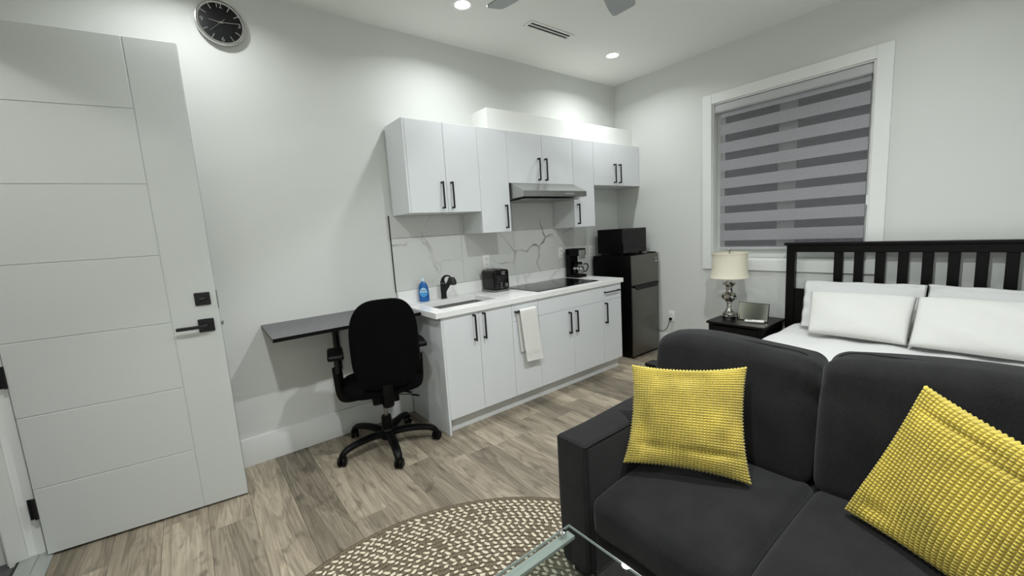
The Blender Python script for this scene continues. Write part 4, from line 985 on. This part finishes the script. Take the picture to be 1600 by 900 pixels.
tag(obj('throw_pillow', pillow_bm([(-2.829, -2.161, 0.485), (-2.600, -2.545, 0.466), (-2.426, -2.453, 0.842), (-2.672, -2.098, 0.834)], 0.062, n=210, concave=0.10, bumps=(35, 42, 0.0080), wr=0.014, seed=4, back=0.5, dents=((-0.72, -0.35, (0.10, 0.5), 0.022), (-0.5, -0.6, (0.3, 0.10), 0.014), (0.45, -0.60, (0.45, 0.07), 0.022), (0.62, -0.40, (0.12, 0.2), 0.014), (-0.1, 0.85, (0.5, 0.2), 0.024))), 'yellow_plush', smooth=0, loc=(-2.60, -2.29, 0.46)),
    'square yellow corncob-textured pillow in the sofa corner by the left arm', 'pillow', 'yellow throw pillows')
tag(obj('throw_pillow', pillow_bm([(-2.512, -2.800, 0.458), (-2.735, -3.225, 0.450), (-2.640, -3.330, 0.780), (-2.385, -2.950, 0.885)], 0.062, n=210, concave=0.06, bumps=(35, 42, 0.0085), wr=0.014, seed=9, back=0.5, dents=((-0.35, 0.74, (0.45, 0.06), 0.018), (0.2, 0.62, (0.5, 0.06), 0.014), (-0.7, -0.75, (0.2, 0.12), 0.018))), 'yellow_plush', smooth=0, loc=(-2.56, -3.05, 0.46)),
    'large yellow corncob-textured pillow tilted on the right sofa cushion', 'pillow', 'yellow throw pillows')

# ------------------------------------------------------------------ bed
bd = thing('bed', 'black-brown wooden bed frame with a slatted headboard', 'bed', (-1.1, -2.669, 0))
hx0, hx1 = -0.100, -0.050
for y0, y1 in ((-1.877, -1.815), (-3.523, -3.461)):
    obj('headboard_post', box(hx0, hx1, y0, y1, 0.001, 1.166, bev=0.002), 'espresso', bd)
    obj('footboard_post', box(-2.130, -2.080, y0, y1, 0.001, 0.628, bev=0.002), 'espresso', bd)
obj('headboard_cap', box(hx0-0.016, hx1+0.012, -3.540, -1.799, 1.1665, 1.187, bev=0.003), 'espresso', bd)
obj('headboard_top_rail', box(hx0+0.004, hx1-0.004, -3.4605, -1.8775, 1.108, 1.166, bev=0.002), 'espresso', bd)
obj('headboard_panel', box(hx0+0.010, hx1-0.008, -3.4605, -1.8775, 0.25, 0.800, bev=0.002), 'espresso', bd)
for k in range(9):
    yc = -2.169-0.125*k
    obj('slat', box(hx0+0.012, hx1-0.012, yc-0.0285, yc+0.0285, 0.8005, 1.1075, bev=0.0015), 'espresso', bd)
obj('footboard_cap', box(-2.146, -2.064, -3.540, -1.799, 0.6285, 0.648, bev=0.003), 'espresso', bd)
obj('footboard_panel', box(-2.118, -2.092, -3.4605, -1.8775, 0.20, 0.628, bev=0.002), 'espresso', bd)
for y0, y1 in ((-1.872, -1.845), (-3.493, -3.466)): obj('side_rail', box(-2.0795, -0.1005, y0, y1, 0.17, 0.33, bev=0.002), 'espresso', bd)
tag(obj('mattress', rbox((-1.09, -2.669, 0.355), (0.965, 0.770, 0.130), 0.06, n=6), 'mattress'), 'white mattress under the bedding on the dark bed', 'mattress')
def duvet():
    bm = bmesh.new(); prof = []
    for k in range(6): prof.append((-1.876+0.001*k, 0.325+0.021*k))
    for k in range(1, 8): a = PI/2*k/8; prof.append((-1.871-0.075*(1-math.cos(a)), 0.440+0.075*math.sin(a)))
    m_ = 40
    yA = prof[-1][0]; yB = -5.338-yA
    top = [(yA+(yB-yA)*k/m_, 0.517+0.006*math.sin(k*0.8)) for k in range(1, m_)]
    full = prof + top + [(-5.338-y_, z_) for y_, z_ in reversed(prof)]
    rows = []; nx = 50
    for i in range(nx+1):
        x_ = -0.16-1.90*i/nx; row = []
        for j, (y_, z_) in enumerate(full):
            w_ = 0.004*math.sin(9*x_+2.1*y_)+0.003*math.sin(4*x_-9*y_)+0.0025*math.sin(17*x_+13*y_)
            sd = 0.006*math.sin(15*x_+j) if z_ < 0.45 else 0
            row.append(bm.verts.new((x_, y_ + (abs(sd) if y_ > -2.669 else -abs(sd))*0.4, z_ + (w_ if z_ > 0.49 else 0))))
        rows.append(row)
    for a, b in zip(rows, rows[1:]):
        for j in range(len(a)-1): bm.faces.new((a[j], a[j+1], b[j+1], b[j]))
    bmesh.ops.recalc_face_normals(bm, faces=bm.faces)
    return bm
du = obj('duvet', duvet(), 'bed_white', smooth=70)
tag(du, 'white duvet spread over the bed behind the sofa', 'duvet')
mod = du.modifiers.new('thickness', 'SOLIDIFY'); mod.thickness = 0.012; mod.offset = 0
SHAM = [((-0.360, -2.010, 0.545), (-0.350, -2.690, 0.548), (-0.160, -2.688, 0.892), (-0.160, -1.972, 0.884), 'white pillow sham with a grey-toned border standing at the left of the headboard', 3),
        ((-0.350, -2.700, 0.548), (-0.345, -3.380, 0.548), (-0.160, -3.370, 0.880), (-0.150, -2.690, 0.894), 'white pillow sham with a grey-toned border behind the right white pillow', 5)]
for a, b, c, d, lab, sd in SHAM:
    tag(obj('pillow_sham', pillow_bm([a, b, c, d], 0.040, n=44, concave=0.012, wr=0.006, seed=sd, flange=0.13), 'sham', smooth=180, loc=a), lab, 'pillow', 'shams at the headboard')
PIL = [((-0.565, -2.120, 0.552), (-0.575, -2.658, 0.552), (-0.350, -2.664, 0.830), (-0.345, -2.072, 0.820), 'plain white bed pillow on the left, nearest the lamp', 21),
       ((-0.580, -2.664, 0.552), (-0.600, -3.380, 0.552), (-0.360, -3.390, 0.832), (-0.355, -2.668, 0.832), 'plain white bed pillow on the right, cut by the picture edge', 33)]
for a, b, c, d, lab, sd in PIL:
    tag(obj('bed_pillow', pillow_bm([a, b, c, d], 0.080, n=48, concave=0.012, power=0.30, wr=0.012, seed=sd, back=0.35), 'pillow_white', smooth=180, loc=a), lab, 'pillow', 'plain white bed pillows')

# ------------------------------------------------------------------ nightstand and what stands on it
ns = thing('nightstand', 'black-brown nightstand between the bed and the refrigerator', 'nightstand', (-0.25, -1.555, 0))
obj('top', box(-0.476, -0.025, -1.797, -1.312, 0.496, 0.517, bev=0.003), 'espresso', ns)
for fx in ((-0.460, -0.418), (-0.080, -0.038)):
    for fy in ((-1.782, -1.740), (-1.370, -1.328)): obj('leg', box(fx[0], fx[1], fy[0], fy[1], 0.001, 0.4955, bev=0.002), 'espresso', ns)
obj('side_panel', box(-0.4175, -0.0805, -1.352, -1.336, 0.30, 0.4955), 'espresso', ns, smooth=0)
obj('side_panel', box(-0.4175, -0.0805, -1.774, -1.758, 0.30, 0.4955), 'espresso', ns, smooth=0)
dw_ = obj('drawer', box(-0.458, -0.10, -1.7395, -1.3705, 0.335, 0.480, bev=0.002), 'espresso', ns)
obj('knob', lathe([(0.0, 0.0), (0.006, 0.0), (0.006, 0.012), (0.014, 0.018), (0.014, 0.024), (0.0, 0.027)], 18), 'grey_metal', dw_, local=True)
kn_ = ns.children[-1].children[0] if ns.children[-1].children else None
for o_ in dw_.children: o_.location = (-0.458+0.25, 0.0, 0.41); o_.rotation_euler = (0, -PI/2, 0)
obj('shelf', box(-0.45, -0.05, -1.7395, -1.3705, 0.14, 0.158, bev=0.002), 'espresso', ns)
lp = thing('table_lamp', 'silver mercury-glass table lamp with a cream bell shade on the nightstand', 'lamp', (-0.300, -1.436, 0.5172))
obj('base', lathe([(0.0, 0.0), (0.054, 0.0), (0.055, 0.012), (0.060, 0.020), (0.061, 0.034), (0.054, 0.040), (0.056, 0.048), (0.052, 0.060), (0.036, 0.074), (0.024, 0.092), (0.019, 0.125), (0.020, 0.146), (0.026, 0.152), (0.024, 0.160), (0.042, 0.174), (0.058, 0.190), (0.064, 0.206), (0.062, 0.222), (0.050, 0.236), (0.034, 0.244), (0.027, 0.252), (0.026, 0.285), (0.030, 0.298), (0.044, 0.310), (0.056, 0.322), (0.050, 0.330), (0.030, 0.340), (0.016, 0.352), (0.013, 0.384), (0.0, 0.386)], 36), 'mercury', lp, local=True)
obj('stem', lathe([(0.0, 0.384), (0.005, 0.384), (0.005, 0.600), (0.0, 0.600)], 12), 'chrome', lp, local=True)
sh_ = bmesh.new(); prf = [(0.158, 0.382), (0.152, 0.400), (0.147, 0.43), (0.1435, 0.47), (0.142, 0.52), (0.1425, 0.56), (0.145, 0.590), (0.147, 0.600)]
inn = [(r-0.002, z) for r, z in reversed(prf)]
shd = obj('shade', lathe(prf+inn+[prf[0]], 48, close=False), 'shade', lp, local=True)
obj('shade_trim', lathe([(0.1575, 0.380), (0.1600, 0.381), (0.1592, 0.389), (0.1560, 0.389)], 48, close=False), 'shade', shd, local=True)
obj('shade_trim', lathe([(0.1455, 0.593), (0.1485, 0.593), (0.1492, 0.601), (0.1465, 0.602)], 48, close=False), 'shade', shd, local=True)
spd = bmesh.new()
for k in range(3): a = 2*PI*k/3; add_tube(spd, [(0, 0, 0.590), (0.1435*math.cos(a), 0.1435*math.sin(a), 0.590)], 0.0015, 6)
obj('spider', spd, 'chrome', lp, local=True)
obj('finial', lathe([(0.0, 0.600), (0.010, 0.600), (0.010, 0.606), (0.006, 0.612), (0.012, 0.622), (0.014, 0.632), (0.010, 0.641), (0.0, 0.645)], 18), 'chrome', lp, local=True)
tbx = thing('tablet_screen', 'thin dark-framed reflective tablet screen leaning upright on the nightstand', 'tablet', (-0.262, -1.617, 0.5175), 0)
Mt = Matrix.Rotation(math.radians(12), 4, 'Y')
obj('frame', xf(rbox((0, 0, 0.079), (0.005, 0.126, 0.079), 0.004, n=2), Mt), 'black_plastic', tbx, local=True)
obj('screen', xf(box(-0.0056, -0.0046, -0.122, 0.122, 0.004, 0.154), Mt), 'screen', tbx, local=True, smooth=0)
obj('stand', prism([(0.004, 0.0), (0.075, 0.0), (0.07, 0.006), (0.016, 0.05)], lambda a, b, h: (a, h, b), -0.05, 0.05), 'black_plastic', tbx, local=True)
rw = thing('white_remote', 'white handheld remote lying in front of the tablet on the nightstand', 'remote control', (-0.315, -1.655, 0.5172), math.radians(17))
obj('body', rbox((0, 0, 0.010), (0.020, 0.076, 0.010), 0.009, n=4, fn=lambda X, Y, Z_, u, v, w_: (X*(1-0.2*v), Y, Z_)), 'white_plastic', rw, local=True)
obj('display', box(-0.012, 0.012, 0.018, 0.05, 0.0195, 0.0206), 'frost', rw, local=True, smooth=0)
obj('button', rbox((0, -0.01, 0.0205), (0.006, 0.006, 0.0015), 0.001, n=1), 'frost', rw, local=True)
